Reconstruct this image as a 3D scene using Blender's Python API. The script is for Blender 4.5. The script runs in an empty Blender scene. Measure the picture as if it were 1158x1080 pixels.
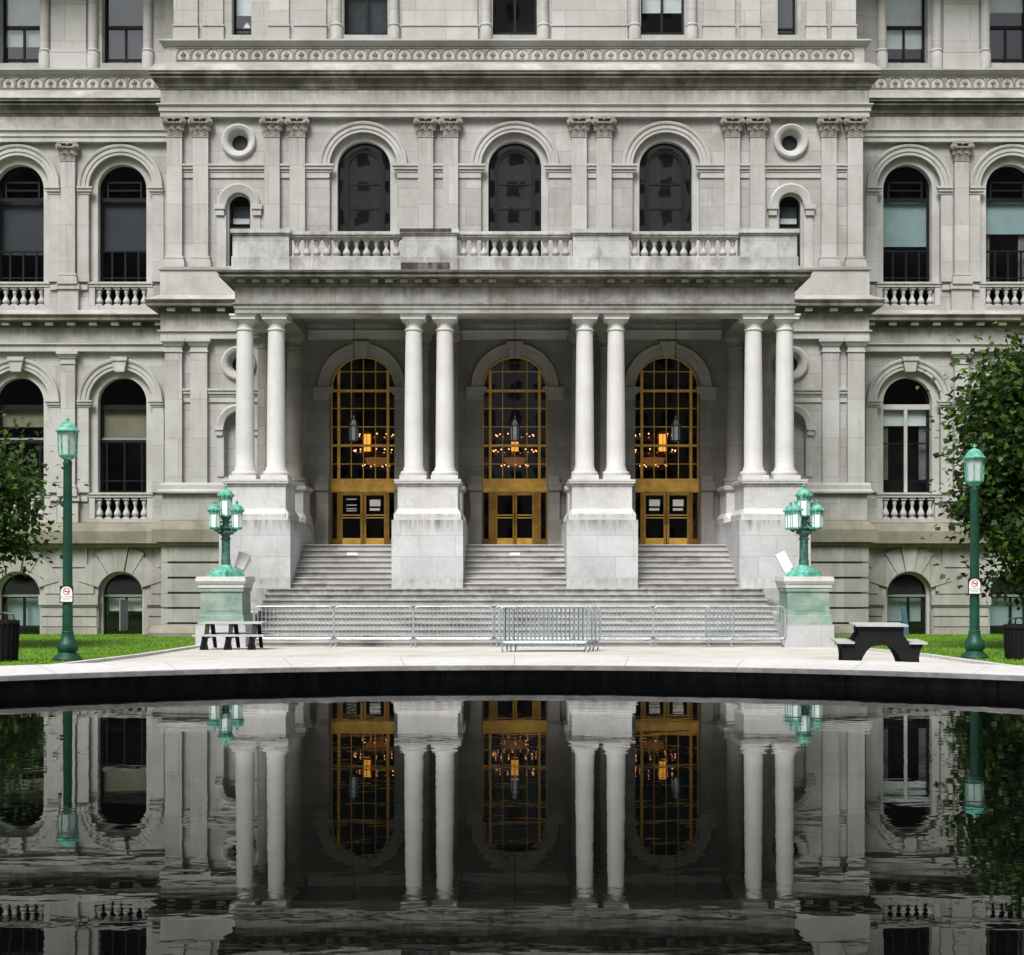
import bpy, math, random
import numpy as np
from mathutils import Vector
random.seed(7)
PI = math.pi
S = bpy.context.scene
COL = S.collection
F, VX, HY, EYE = 1500.0, 582.2, 640.0, 2.24      # focal length in photo pixels, axis column, horizon row, eye height


def zz(y, d):
    return EYE + (HY - y) * d / F


def xx(x, d):
    return (x - VX) * d / F


ZF_A, ZF_B = zz(101, 44.2), zz(356, 44.2)

# ------------------------------------------------------------------ materials
MATS = {}


def newmat(name):
    m = bpy.data.materials.new(name)
    m.use_nodes = True
    MATS[name] = m
    nt = m.node_tree
    return m, nt, nt.nodes['Principled BSDF']


def N(nt, t, **kw):
    n = nt.nodes.new(t)
    for k, v in kw.items():
        if k in n.inputs:
            n.inputs[k].default_value = v
        else:
            setattr(n, k, v)
    return n


def L(nt, a, b):
    nt.links.new(a, b)


def ramp(nt, fac, stops):
    r = nt.nodes.new('ShaderNodeValToRGB')
    el = r.color_ramp.elements
    while len(el) > 1:
        el.remove(el[-1])
    for i, (p, c) in enumerate(stops):
        e = el[0] if i == 0 else el.new(p)
        e.position = p
        e.color = c if len(c) == 4 else (*c, 1)
    L(nt, fac, r.inputs['Fac'])
    return r.outputs['Color']


def mix(nt, mode, fac, a, b):
    m = nt.nodes.new('ShaderNodeMix')
    m.data_type = 'RGBA'
    m.blend_type = mode
    for sock, v in ((0, fac), (6, a), (7, b)):
        if hasattr(v, 'is_linked') or hasattr(v, 'links'):
            L(nt, v, m.inputs[sock])
        else:
            m.inputs[sock].default_value = v if sock == 0 else (*v, 1) if len(v) == 3 else v
    return m.outputs[2]


def stone(name, c1, c2, block=None, mortar=0.6, cloud=0.25, streak=0.0, streak_col=(0.05, 0.05, 0.04), streak_lo=0.5,
          streak_hi=0.72, streak_scale=(3.0, 3.0, 0.35), moss=0.0, rough=0.85, bump=0.12, fine=0.06, drips=(), plan=False, radial=None):
    m, nt, b = newmat(name)
    pos = N(nt, 'ShaderNodeNewGeometry').outputs['Position']
    if block:
        sp = N(nt, 'ShaderNodeSeparateXYZ')
        L(nt, pos, sp.inputs[0])
        add = N(nt, 'ShaderNodeMath', operation='ADD')
        L(nt, sp.outputs[0], add.inputs[0]); L(nt, sp.outputs[1], add.inputs[1])
        cb = N(nt, 'ShaderNodeCombineXYZ')
        L(nt, sp.outputs[0] if plan else add.outputs[0], cb.inputs[0]); L(nt, sp.outputs[1 if plan else 2], cb.inputs[1])
        br = N(nt, 'ShaderNodeTexBrick')
        L(nt, cb.outputs[0], br.inputs['Vector'])
        br.inputs['Color1'].default_value = (*c1, 1)
        br.inputs['Color2'].default_value = (*c2, 1)
        br.inputs['Mortar'].default_value = (*[v * mortar for v in c2], 1)
        br.inputs['Scale'].default_value = 1
        br.inputs['Mortar Size'].default_value = 0.008
        br.inputs['Mortar Smooth'].default_value = 0.2
        br.inputs['Brick Width'].default_value = block[0]
        br.inputs['Row Height'].default_value = block[1]
        col = br.outputs['Color']
    else:
        n0 = N(nt, 'ShaderNodeTexNoise', Scale=0.9, Detail=4.0)
        L(nt, pos, n0.inputs['Vector'])
        col = ramp(nt, n0.outputs['Fac'], [(0.35, c1), (0.65, c2)])
    n1 = N(nt, 'ShaderNodeTexNoise', Scale=0.8, Detail=8.0, Roughness=0.65)
    L(nt, pos, n1.inputs['Vector'])
    lo = 1 - cloud
    col = mix(nt, 'MULTIPLY', 1.0, col, ramp(nt, n1.outputs['Fac'], [(0.3, (lo, lo * 0.985, lo * 0.96)), (0.62, (1, 1, 1))]))
    n2 = N(nt, 'ShaderNodeTexNoise', Scale=9.0, Detail=6.0, Roughness=0.6)
    L(nt, pos, n2.inputs['Vector'])
    lo = 1 - fine
    col = mix(nt, 'MULTIPLY', 1.0, col, ramp(nt, n2.outputs['Fac'], [(0.35, (lo, lo, lo)), (0.6, (1, 1, 1))]))
    if streak:
        mp = N(nt, 'ShaderNodeMapping')
        mp.inputs['Scale'].default_value = streak_scale
        L(nt, pos, mp.inputs['Vector'])
        n3 = N(nt, 'ShaderNodeTexNoise', Scale=1.0, Detail=7.0, Roughness=0.68)
        L(nt, mp.outputs[0], n3.inputs['Vector'])
        f = ramp(nt, n3.outputs['Fac'], [(streak_lo, (0, 0, 0)), (streak_hi, (streak, streak, streak))])
        col = mix(nt, 'MIX', f, col, streak_col)
    if moss:
        n4 = N(nt, 'ShaderNodeTexNoise', Scale=1.7, Detail=9.0, Roughness=0.75)
        L(nt, pos, n4.inputs['Vector'])
        f = ramp(nt, n4.outputs['Fac'], [(0.44, (0, 0, 0)), (0.66, (moss, moss, moss))])
        col = mix(nt, 'MIX', f, col, (0.085, 0.08, 0.036))
    if radial:                           # joints between the stones of a ring
        rx, ry, count = radial
        s3 = N(nt, 'ShaderNodeSeparateXYZ')
        L(nt, pos, s3.inputs[0])
        ax_ = N(nt, 'ShaderNodeMath', operation='SUBTRACT'); L(nt, s3.outputs[0], ax_.inputs[0]); ax_.inputs[1].default_value = rx
        ay_ = N(nt, 'ShaderNodeMath', operation='SUBTRACT'); L(nt, s3.outputs[1], ay_.inputs[0]); ay_.inputs[1].default_value = ry
        at_ = N(nt, 'ShaderNodeMath', operation='ARCTAN2'); L(nt, ay_.outputs[0], at_.inputs[0]); L(nt, ax_.outputs[0], at_.inputs[1])
        ml_ = N(nt, 'ShaderNodeMath', operation='MULTIPLY'); L(nt, at_.outputs[0], ml_.inputs[0]); ml_.inputs[1].default_value = count / (2 * PI)
        fr_ = N(nt, 'ShaderNodeMath', operation='FRACT'); L(nt, ml_.outputs[0], fr_.inputs[0])
        lt_ = N(nt, 'ShaderNodeMath', operation='LESS_THAN'); L(nt, fr_.outputs[0], lt_.inputs[0]); lt_.inputs[1].default_value = 0.006
        col = mix(nt, 'MIX', lt_.outputs[0], col, (0.2, 0.19, 0.175))
    for z0, ln, amt in drips:            # dirt that has run down from a ledge at height z0
        sp2 = N(nt, 'ShaderNodeSeparateXYZ')
        L(nt, pos, sp2.inputs[0])
        mr = N(nt, 'ShaderNodeMapRange')
        mr.inputs['From Min'].default_value = z0 - ln
        mr.inputs['From Max'].default_value = z0
        L(nt, sp2.outputs[2], mr.inputs['Value'])
        mp2 = N(nt, 'ShaderNodeMapping')
        mp2.inputs['Scale'].default_value = (3.2, 3.2, 0.3)
        L(nt, pos, mp2.inputs['Vector'])
        n5 = N(nt, 'ShaderNodeTexNoise', Scale=1.6, Detail=8.0, Roughness=0.7)
        L(nt, mp2.outputs[0], n5.inputs['Vector'])
        mm = N(nt, 'ShaderNodeMath', operation='MULTIPLY')
        L(nt, mr.outputs[0], mm.inputs[0]); L(nt, ramp(nt, n5.outputs['Fac'], [(0.40, (0, 0, 0)), (0.62, (amt, amt, amt))]), mm.inputs[1])
        lt = N(nt, 'ShaderNodeMath', operation='LESS_THAN')
        lt.inputs[1].default_value = z0 + 0.003
        L(nt, sp2.outputs[2], lt.inputs[0])
        m3 = N(nt, 'ShaderNodeMath', operation='MULTIPLY')
        L(nt, mm.outputs[0], m3.inputs[0]); L(nt, lt.outputs[0], m3.inputs[1])
        col = mix(nt, 'MIX', m3.outputs[0], col, (0.06, 0.055, 0.05))
    L(nt, col, b.inputs['Base Color'])
    b.inputs['Roughness'].default_value = rough
    bp = N(nt, 'ShaderNodeBump', Strength=bump, Distance=0.01)
    L(nt, n2.outputs['Fac'], bp.inputs['Height'])
    L(nt, bp.outputs[0], b.inputs['Normal'])
    return m


def plain(name, c, rough=0.5, metal=0.0, var=0.0, vscale=6.0, spec=0.5, emit=None, strength=1.0, c2=None):
    m, nt, b = newmat(name)
    b.inputs['Base Color'].default_value = (*c, 1)
    b.inputs['Roughness'].default_value = rough
    b.inputs['Metallic'].default_value = metal
    b.inputs['Specular IOR Level'].default_value = spec
    if var or c2:
        pos = N(nt, 'ShaderNodeNewGeometry').outputs['Position']
        n = N(nt, 'ShaderNodeTexNoise', Scale=vscale, Detail=6.0, Roughness=0.65)
        L(nt, pos, n.inputs['Vector'])
        a = c2 or tuple(v * (1 - var) for v in c)
        L(nt, ramp(nt, n.outputs['Fac'], [(0.38, a), (0.62, c)]), b.inputs['Base Color'])
    if emit:
        b.inputs['Emission Color'].default_value = (*emit, 1)
        b.inputs['Emission Strength'].default_value = strength
    return m


stone('wall_stone', (0.43, 0.424, 0.41), (0.335, 0.327, 0.312), (1.5, 0.62), 0.66, 0.26, 0.35, (0.16, 0.15, 0.13), 0.5, 0.74, drips=((ZF_B + 1.5, 0.6, 0.45), (4.64, 0.7, 0.4)))
stone('trim_stone', (0.465, 0.458, 0.445), (0.385, 0.377, 0.362), None, 1, 0.2, 0.35, (0.17, 0.158, 0.138), 0.52, 0.74)
stone('pilaster_stone', (0.465, 0.458, 0.445), (0.375, 0.367, 0.352), (2.0, 1.3), 0.62, 0.18, 0.32, (0.17, 0.158, 0.138), 0.54, 0.72, drips=((16.6, 1.3, 0.4), (9.4, 1.2, 0.35)))
stone('column_stone', (0.585, 0.582, 0.575), (0.53, 0.525, 0.515), None, 1, 0.1, 0.2, (0.28, 0.265, 0.24), 0.54, 0.76, (4, 4, 0.45), fine=0.05)
stone('carved_stone', (0.338, 0.323, 0.299), (0.268, 0.253, 0.229), None, 1, 0.3, 0.4, (0.1, 0.085, 0.06), 0.48, 0.75, fine=0.25)
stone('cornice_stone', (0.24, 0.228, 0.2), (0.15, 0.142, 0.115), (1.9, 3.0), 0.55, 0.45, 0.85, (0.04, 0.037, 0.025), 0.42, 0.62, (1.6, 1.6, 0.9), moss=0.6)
stone('frieze_stone', (0.435, 0.428, 0.415), (0.356, 0.350, 0.333), (1.55, 3.0), 0.78, 0.4, 0.6, (0.14, 0.13, 0.11), 0.46, 0.7, (0.927, 0.927, 1.047), drips=((ZF_A, 0.5, 0.55), (ZF_B, 0.5, 0.5)))
stone('portico_entablature_stone', (0.437, 0.434, 0.425), (0.344, 0.338, 0.323), (2.3, 3.0), 0.65, 0.38, 0.7, (0.1, 0.092, 0.075), 0.46, 0.68, (1.167, 1.167, 1.467), moss=0.2, drips=((10.62, 0.5, 0.6), (10.17, 0.25, 0.5)))
stone('ground_floor_stone', (0.385, 0.375, 0.352), (0.285, 0.275, 0.252), (1.6, 6.0), 0.6, 0.32, 0.42, (0.12, 0.107, 0.08), 0.48, 0.72, drips=((3.0, 0.8, 0.55),))
stone('plinth_stone', (0.27, 0.255, 0.205), (0.22, 0.205, 0.155), (2.4, 3.0), 0.7, 0.35, 0.55, (0.08, 0.075, 0.05), 0.48, 0.7, (1.2, 1.2, 0.8), moss=0.3)
stone('block_granite', (0.535, 0.54, 0.55), (0.45, 0.456, 0.47), (1.06, 0.63), 0.74, 0.22, 0.4, (0.2, 0.2, 0.205), 0.52, 0.72, (1.3, 1.3, 0.7), drips=((3.61, 0.4, 0.85), (1.85, 0.3, 0.45)))
stone('white_granite', (0.580, 0.576, 0.570), (0.503, 0.499, 0.493), None, 1, 0.18, 0.35, (0.22, 0.21, 0.19), 0.52, 0.74, (2.220, 2.220, 0.960), fine=0.1, drips=((4.7, 0.25, 0.5), (3.8, 0.2, 0.45)))
stone('parapet_stone', (0.505, 0.505, 0.502), (0.406, 0.406, 0.403), (0.9, 2.0), 0.8, 0.28, 0.6, (0.11, 0.097, 0.092), 0.49, 0.67, (1.667, 1.667, 1.067), drips=((12.22, 0.3, 0.6), (11.5, 0.4, 0.5)))
stone('stained_parapet_stone', (0.17, 0.15, 0.15), (0.05, 0.04, 0.042), None, 1, 0.3, 0.9, (0.02, 0.014, 0.016), 0.35, 0.55, (4.847, 4.847, 1.907))
stone('stair_stone', (0.455, 0.449, 0.437), (0.365, 0.359, 0.347), (2.2, 9.0), 0.72, 0.28, 0.8, (0.05, 0.047, 0.043), 0.53, 0.70, (0.600, 0.840, 1.260), rough=0.8, drips=((1.62, 0.75, 0.65),))
stone('shaded_porch_stone', (0.25, 0.24, 0.215), (0.20, 0.19, 0.168), (1.5, 0.62), 0.7, 0.3, 0.4, (0.085, 0.075, 0.058), 0.48, 0.73)  # darker copy of the facade stone; the porch shade is put into its colour
stone('shaded_porch_trim_stone', (0.35, 0.34, 0.31), (0.30, 0.29, 0.262), None, 1, 0.22, 0.3, (0.13, 0.118, 0.095), 0.5, 0.74)  # trim stone copied darker, with porch shade in the colour
stone('patina_granite', (0.33, 0.375, 0.335), (0.235, 0.305, 0.265), None, 1, 0.22, 0.75, (0.07, 0.21, 0.16), 0.44, 0.64, (1.6, 1.6, 3.4))
stone('coping_stone', (0.602, 0.595, 0.586), (0.541, 0.533, 0.523), None, 1, 0.1, 0.15, (0.333, 0.327, 0.318), 0.55, 0.8, (0.999, 0.996, 0.999), fine=0.14, radial=(0.0, 4.9, 52))
stone('coping_edge_stone', (0.292, 0.288, 0.284), (0.213, 0.209, 0.207), None, 1, 0.3, 0.5, (0.06, 0.06, 0.06), 0.45, 0.7, (5.063, 5.047, 3.863), fine=0.3)
stone('pool_wall', (0.14, 0.15, 0.165), (0.07, 0.077, 0.084), (0.8, 0.4), 0.2, 0.5, 0.7, (0.006, 0.007, 0.006), 0.42, 0.58, (5, 5, 2), rough=0.45, fine=0.4)
stone('plaza_paving', (0.60, 0.58, 0.535), (0.53, 0.51, 0.465), (1.6, 1.6), 0.8, 0.24, 0.35, (0.33, 0.31, 0.27), 0.5, 0.7, (0.5, 0.9, 1), fine=0.14, plan=True)
stone('earth', (0.16, 0.15, 0.12), (0.12, 0.11, 0.08), None, 1, 0.3)
plain('dark_frame', (0.004, 0.006, 0.007), 0.55, var=0.3, spec=0.2)
plain('steel_frame', (0.22, 0.23, 0.24), 0.45, 0.3)
plain('bronze', (0.95, 0.56, 0.115), 0.33, 0.35, var=0.35, vscale=2.5)
plain('dark_bronze', (0.34, 0.18, 0.03), 0.38, 0.4, var=0.35, vscale=3)
plain('leaf_bronze', (0.42, 0.245, 0.045), 0.4, 0.35, var=0.35, vscale=3)
plain('black_metal', (0.008, 0.008, 0.009), 0.45)
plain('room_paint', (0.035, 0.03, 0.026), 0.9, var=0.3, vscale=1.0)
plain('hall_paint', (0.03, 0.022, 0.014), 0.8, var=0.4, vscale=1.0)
plain('pale_blind', (0.70, 0.72, 0.68), 0.8, var=0.12, vscale=2.0)
plain('teal_blind', (0.31, 0.40, 0.39), 0.8, var=0.12, vscale=2.0)
plain('grey_blind', (0.055, 0.055, 0.06), 0.85, var=0.15, vscale=1.2)
plain('tan_blind', (0.26, 0.23, 0.15), 0.85, var=0.2, vscale=2)
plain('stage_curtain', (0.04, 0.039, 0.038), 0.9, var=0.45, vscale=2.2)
plain('drape', (0.42, 0.40, 0.36), 0.9, var=0.25, vscale=5)
plain('paper', (0.72, 0.70, 0.62), 0.8, var=0.1)
plain('galvanised', (0.50, 0.56, 0.60), 0.38, 0.5, var=0.35, vscale=9)
plain('verdigris', (0.15, 0.46, 0.36), 0.65, var=0.45, vscale=9, c2=(0.045, 0.20, 0.155))
plain('dark_verdigris', (0.05, 0.16, 0.12), 0.5, c2=(0.012, 0.045, 0.04), vscale=9)
plain('green_paint', (0.006, 0.065, 0.040), 0.48, var=0.5, vscale=3, spec=0.35)
plain('opal_glass', (0.84, 0.86, 0.86), 0.25)
plain('frosted_glass', (0.42, 0.50, 0.47), 0.25, var=0.15, vscale=8)
plain('smoked_glass', (0.17, 0.185, 0.19), 0.3, var=0.3)
plain('sign_red', (0.38, 0.05, 0.05), 0.5)
plain('sign_black', (0.012, 0.011, 0.011), 0.5)
plain('sign_white', (0.78, 0.78, 0.75), 0.5)
plain('black_plastic', (0.007, 0.007, 0.008), 0.6, var=0.2, spec=0.2)
plain('grey_plank', (0.42, 0.43, 0.43), 0.6, var=0.2, vscale=7)
plain('lamp_metal', (0.62, 0.61, 0.6), 0.4, 0.1, var=0.1)
plain('bark', (0.06, 0.045, 0.03), 0.9, var=0.4, vscale=8)
plain('bulb_glow', (1, 0.6, 0.3), 0.5, emit=(1.0, 0.42, 0.16), strength=1.5)
plain('lantern_glow', (0.8, 0.4, 0.1), 0.5, emit=(1.0, 0.42, 0.06), strength=0.55)
plain('bowl_glow', (0.5, 0.25, 0.08), 0.5, emit=(0.9, 0.35, 0.08), strength=0.07)
plain('lamp_shade', (0.85, 0.82, 0.74), 0.8)
plain('blue_board', (0.06, 0.12, 0.18), 0.5, var=0.2)


def leafmat(name, a, b_, patch=False):
    m, nt, b = newmat(name)
    pos = N(nt, 'ShaderNodeNewGeometry')
    if patch:
        n = N(nt, 'ShaderNodeTexNoise', Scale=0.55, Detail=7.0, Roughness=0.7)
        L(nt, pos.outputs['Position'], n.inputs['Vector'])
        fac = n.outputs['Fac']
        stops = [(0.34, a), (0.5, b_), (0.68, (b_[0] * 1.45, b_[1] * 1.15, b_[2]))]
    else:
        fac = pos.outputs['Random Per Island']
        stops = [(0.0, a), (0.75, b_), (1.0, tuple(v * 2.2 for v in b_))]
    L(nt, ramp(nt, fac, stops), b.inputs['Base Color'])
    b.inputs['Roughness'].default_value = 0.6
    b.inputs['Specular IOR Level'].default_value = 0.3
    tr = N(nt, 'ShaderNodeBsdfTranslucent', Color=(b_[0] * 1.6, b_[1] * 1.5, b_[2], 1))
    ms = N(nt, 'ShaderNodeMixShader')
    ms.inputs[0].default_value = 0.22
    L(nt, b.outputs[0], ms.inputs[1]); L(nt, tr.outputs[0], ms.inputs[2])
    L(nt, ms.outputs[0], nt.nodes['Material Output'].inputs['Surface'])


leafmat('leaf', (0.006, 0.016, 0.003), (0.034, 0.075, 0.008))
leafmat('grass_blade', (0.06, 0.16, 0.006), (0.13, 0.27, 0.014), True)
stone('lawn_soil', (0.07, 0.18, 0.008), (0.12, 0.24, 0.014), None, 1, 0.35, fine=0.35)


def glassmat(name, tint, extra):
    m, nt, b = newmat(name)
    nt.nodes.remove(b)
    fr = N(nt, 'ShaderNodeFresnel', IOR=1.5)
    a = N(nt, 'ShaderNodeMath', operation='ADD')
    a.inputs[1].default_value = extra
    L(nt, fr.outputs[0], a.inputs[0])
    t = N(nt, 'ShaderNodeBsdfTransparent', Color=(*tint, 1))
    g = N(nt, 'ShaderNodeBsdfGlossy', Color=(0.9, 0.95, 1, 1), Roughness=0.015)
    pos = N(nt, 'ShaderNodeNewGeometry').outputs['Position']
    n = N(nt, 'ShaderNodeTexNoise', Scale=0.9, Detail=2.0)
    L(nt, pos, n.inputs['Vector'])
    bp = N(nt, 'ShaderNodeBump', Strength=0.13, Distance=0.02)
    L(nt, n.outputs['Fac'], bp.inputs['Height'])
    L(nt, bp.outputs[0], g.inputs['Normal'])
    ms = N(nt, 'ShaderNodeMixShader')
    L(nt, a.outputs[0], ms.inputs[0]); L(nt, t.outputs[0], ms.inputs[1]); L(nt, g.outputs[0], ms.inputs[2])
    L(nt, ms.outputs[0], nt.nodes['Material Output'].inputs['Surface'])


glassmat('window_glass', (0.78, 0.82, 0.84), 0.03)
glassmat('door_glass', (0.85, 0.86, 0.86), 0.0)


glassmat('reflective_glass', (0.5, 0.52, 0.54), 0.25)
glassmat('entrance_glass', (0.8, 0.8, 0.78), 0.09)


def watermat():
    m, nt, b = newmat('water')
    b.inputs['Base Color'].default_value = (0.0015, 0.002, 0.002, 1)
    b.inputs['Roughness'].default_value = 0.0
    b.inputs['IOR'].default_value = 1.25
    pos = N(nt, 'ShaderNodeNewGeometry').outputs['Position']
    h = None
    for sc, amp in (((0.9, 2.0, 1), 0.75), ((3.2, 6.5, 1), 0.42), ((10, 16, 1), 0.09)):
        mp = N(nt, 'ShaderNodeMapping')
        mp.inputs['Scale'].default_value = sc
        L(nt, pos, mp.inputs['Vector'])
        n = N(nt, 'ShaderNodeTexNoise', Scale=1.0, Detail=1.5)
        L(nt, mp.outputs[0], n.inputs['Vector'])
        mu = N(nt, 'ShaderNodeMath', operation='MULTIPLY')
        mu.inputs[1].default_value = amp
        L(nt, n.outputs['Fac'], mu.inputs[0])
        if h is None:
            h = mu.outputs[0]
        else:
            ad = N(nt, 'ShaderNodeMath', operation='ADD')
            L(nt, h, ad.inputs[0]); L(nt, mu.outputs[0], ad.inputs[1])
            h = ad.outputs[0]
    bp = N(nt, 'ShaderNodeBump', Strength=1.0, Distance=0.0009)
    L(nt, h, bp.inputs['Height'])
    L(nt, bp.outputs[0], b.inputs['Normal'])


watermat()


# ------------------------------------------------------------------ mesh building
class MB:
    def __init__(s):
        s.v, s.f = [], []

    def add(s, vs, fs):
        o = len(s.v)
        s.v.extend(vs)
        s.f.extend([tuple(i + o for i in f) for f in fs])
        return s

    def box(s, x0, x1, y0, y1, z0, z1):
        x0, x1 = min(x0, x1), max(x0, x1)
        return s.add([(x0, y0, z0), (x1, y0, z0), (x1, y1, z0), (x0, y1, z0), (x0, y0, z1), (x1, y0, z1), (x1, y1, z1), (x0, y1, z1)],
                     [(3, 2, 1, 0), (4, 5, 6, 7), (0, 1, 5, 4), (1, 2, 6, 5), (2, 3, 7, 6), (3, 0, 4, 7)])

    def frustum(s, cx, cy, a0, b0, z0, a1, b1, z1):
        p = []
        for a, b, z in ((a0, b0, z0), (a1, b1, z1)):
            p += [(cx - a, cy - b, z), (cx + a, cy - b, z), (cx + a, cy + b, z), (cx - a, cy + b, z)]
        return s.add(p, [(3, 2, 1, 0), (4, 5, 6, 7), (0, 1, 5, 4), (1, 2, 6, 5), (2, 3, 7, 6), (3, 0, 4, 7)])

    def quad(s, a, b, c, d):
        return s.add([a, b, c, d], [(0, 1, 2, 3)])

    def prism(s, pts, y0, y1):            # polygon in XZ, extruded along Y
        n = len(pts)
        return s.add([(x, y0, z) for x, z in pts] + [(x, y1, z) for x, z in pts],
                     [tuple(range(n)), tuple(range(2 * n - 1, n - 1, -1))] + [(i, i + n, (i + 1) % n + n, (i + 1) % n) for i in range(n)])

    def prism_x(s, pts, x0, x1):          # polygon in YZ, extruded along X
        n = len(pts)
        return s.add([(x0, y, z) for y, z in pts] + [(x1, y, z) for y, z in pts],
                     [tuple(range(n - 1, -1, -1)), tuple(range(n, 2 * n))] + [(i, (i + 1) % n, (i + 1) % n + n, i + n) for i in range(n)])

    def prism_z(s, pts, z0, z1):
        n = len(pts)
        return s.add([(x, y, z0) for x, y in pts] + [(x, y, z1) for x, y in pts],
                     [tuple(range(n - 1, -1, -1)), tuple(range(n, 2 * n))] + [(i, (i + 1) % n, (i + 1) % n + n, i + n) for i in range(n)])

    def lathe(s, prof, cx, cy, n=16, rot=0.0, caps=True):
        vs, fs = [], []
        for r, z in prof:
            for k in range(n):
                a = rot + 2 * PI * k / n
                vs.append((cx + r * math.cos(a), cy + r * math.sin(a), z))
        for i in range(len(prof) - 1):
            for k in range(n):
                k2 = (k + 1) % n
                fs.append((i * n + k, i * n + k2, (i + 1) * n + k2, (i + 1) * n + k))
        if caps:
            fs.append(tuple(range(n - 1, -1, -1)))
            fs.append(tuple(range((len(prof) - 1) * n, len(prof) * n)))
        return s.add(vs, fs)

    def sweep(s, prof, path):             # moulding profile (out, z) along a plan polyline; outward = right of travel
        P = [Vector(p) for p in path]
        nr = []
        for i in range(len(P) - 1):
            d = (P[i + 1] - P[i]).normalized()
            nr.append(Vector((d.y, -d.x)))
        vs, fs, m = [], [], len(prof)
        for i, p in enumerate(P):
            a, b = nr[max(i - 1, 0)], nr[min(i, len(nr) - 1)]
            mt = (a + b) / (1 + a.dot(b))
            vs += [(p.x + mt.x * o, p.y + mt.y * o, z) for o, z in prof]
        for i in range(len(P) - 1):
            for j in range(m - 1):
                fs.append((i * m + j, (i + 1) * m + j, (i + 1) * m + j + 1, i * m + j + 1))
        fs.append(tuple(range(m)))
        fs.append(tuple(range((len(P) - 1) * m, len(P) * m)))
        return s.add(vs, fs)

    def arch(s, prof, cx, zc, y, a0=0.0, a1=PI, n=28):    # profile (r, out) swept round an arc in XZ
        vs, fs, m = [], [], len(prof)
        for i in range(n + 1):
            a = a0 + (a1 - a0) * i / n
            vs += [(cx + r * math.cos(a), y - o, zc + r * math.sin(a)) for r, o in prof]
        for i in range(n):
            for j in range(m - 1):
                fs.append((i * m + j, (i + 1) * m + j, (i + 1) * m + j + 1, i * m + j + 1))
        fs.append(tuple(range(m)))
        fs.append(tuple(range(n * m, n * m + m)))
        return s.add(vs, fs)

    def tube(s, pts, r, n=6, closed=False):
        P = [Vector(p) for p in pts]
        R = r if isinstance(r, (list, tuple)) else [r] * len(P)
        vs, fs, m = [], [], len(P)
        for i, p in enumerate(P):
            if closed:
                d = P[(i + 1) % m] - P[i - 1]
            else:
                d = P[min(i + 1, m - 1)] - P[max(i - 1, 0)]
            d.normalize()
            up = Vector((0, 0, 1)) if abs(d.z) < 0.9 else Vector((0, 1, 0))
            u = d.cross(up).normalized()
            w = u.cross(d)
            for k in range(n):
                a = 2 * PI * k / n
                vs.append(tuple(p + (u * math.cos(a) + w * math.sin(a)) * R[i]))
        for i in range(m if closed else m - 1):
            j = (i + 1) % m
            for k in range(n):
                k2 = (k + 1) % n
                fs.append((i * n + k, i * n + k2, j * n + k2, j * n + k))
        if not closed:
            fs.append(tuple(range(n - 1, -1, -1)))
            fs.append(tuple(range((m - 1) * n, m * n)))
        return s.add(vs, fs)

    def ball(s, c, r, n=8, m=5, sz=1.0):
        prof = [(r * math.sin(PI * i / m) + 1e-4, c[2] + r * sz * -math.cos(PI * i / m)) for i in range(m + 1)]
        return s.lathe(prof, c[0], c[1], n)

    def pieces(s):
        """face lists of the mesh's far-apart pieces"""
        par = list(range(len(s.v)))

        def root(i):
            while par[i] != i:
                par[i] = par[par[i]]
                i = par[i]
            return i
        for f in s.f:
            r = root(f[0])
            for i in f[1:]:
                par[root(i)] = r
        rt = np.array([root(f[0]) for f in s.f])
        ids, isl = np.unique(rt, return_inverse=True)
        k = len(ids)
        if k < 2 or k > 700:
            return [list(range(len(s.f)))]
        lo, hi = np.full((k, 3), 1e9), np.full((k, 3), -1e9)
        for fi, f in enumerate(s.f):
            q = np.array([s.v[i] for i in f])
            lo[isl[fi]] = np.minimum(lo[isl[fi]], q.min(0)); hi[isl[fi]] = np.maximum(hi[isl[fi]], q.max(0))
        size = (hi - lo).max(1)
        gap = np.maximum(0, np.maximum(lo[:, None] - hi[None], lo[None] - hi[:, None]))
        near = np.sqrt((gap ** 2).sum(2)) <= np.maximum(0.02, 0.5 * np.maximum(size[:, None], size[None]))
        lab = np.arange(k)
        while True:
            new = np.array([lab[near[i]].min() for i in range(k)])
            if (new == lab).all():
                break
            lab = new
        return [[fi for fi in range(len(s.f)) if lab[isl[fi]] == g] for g in np.unique(lab)]

    def build(s, name, mat, parent=None, smooth=None):
        ps = s.pieces() if len(s.v) < 60000 else [0]
        if len(ps) > 1:
            first = None
            for fl_ in ps:
                q, mp = MB(), {}
                for fi in fl_:
                    q.f.append(tuple(mp.setdefault(i, len(mp)) for i in s.f[fi]))
                q.v = [s.v[i] for i in mp]
                o = q.build1(name, mat, parent, smooth)
                first = first or o
            return first
        return s.build1(name, mat, parent, smooth)

    def build1(s, name, mat, parent=None, smooth=None):
        me = bpy.data.meshes.new(name)
        me.from_pydata(s.v, [], s.f)
        me.materials.append(MATS[mat])
        if smooth:
            me.shade_smooth()
            me.set_sharp_from_angle(angle=math.radians(smooth))
        o = bpy.data.objects.new(name, me)
        COL.objects.link(o)
        if parent:
            o.parent = parent
        return o


def tag(o, label=None, cat=None, group=None, kind=None):
    for k, v in (('label', label), ('category', cat), ('group', group), ('kind', kind)):
        if v:
            o[k] = v
    return o


def thing(name, label, cat, loc=(0, 0, 0), rz=0.0, group=None):
    o = bpy.data.objects.new(name, None)
    COL.objects.link(o)
    o.location = loc
    o.rotation_euler = (0, 0, rz)
    return tag(o, label, cat, group)


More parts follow.
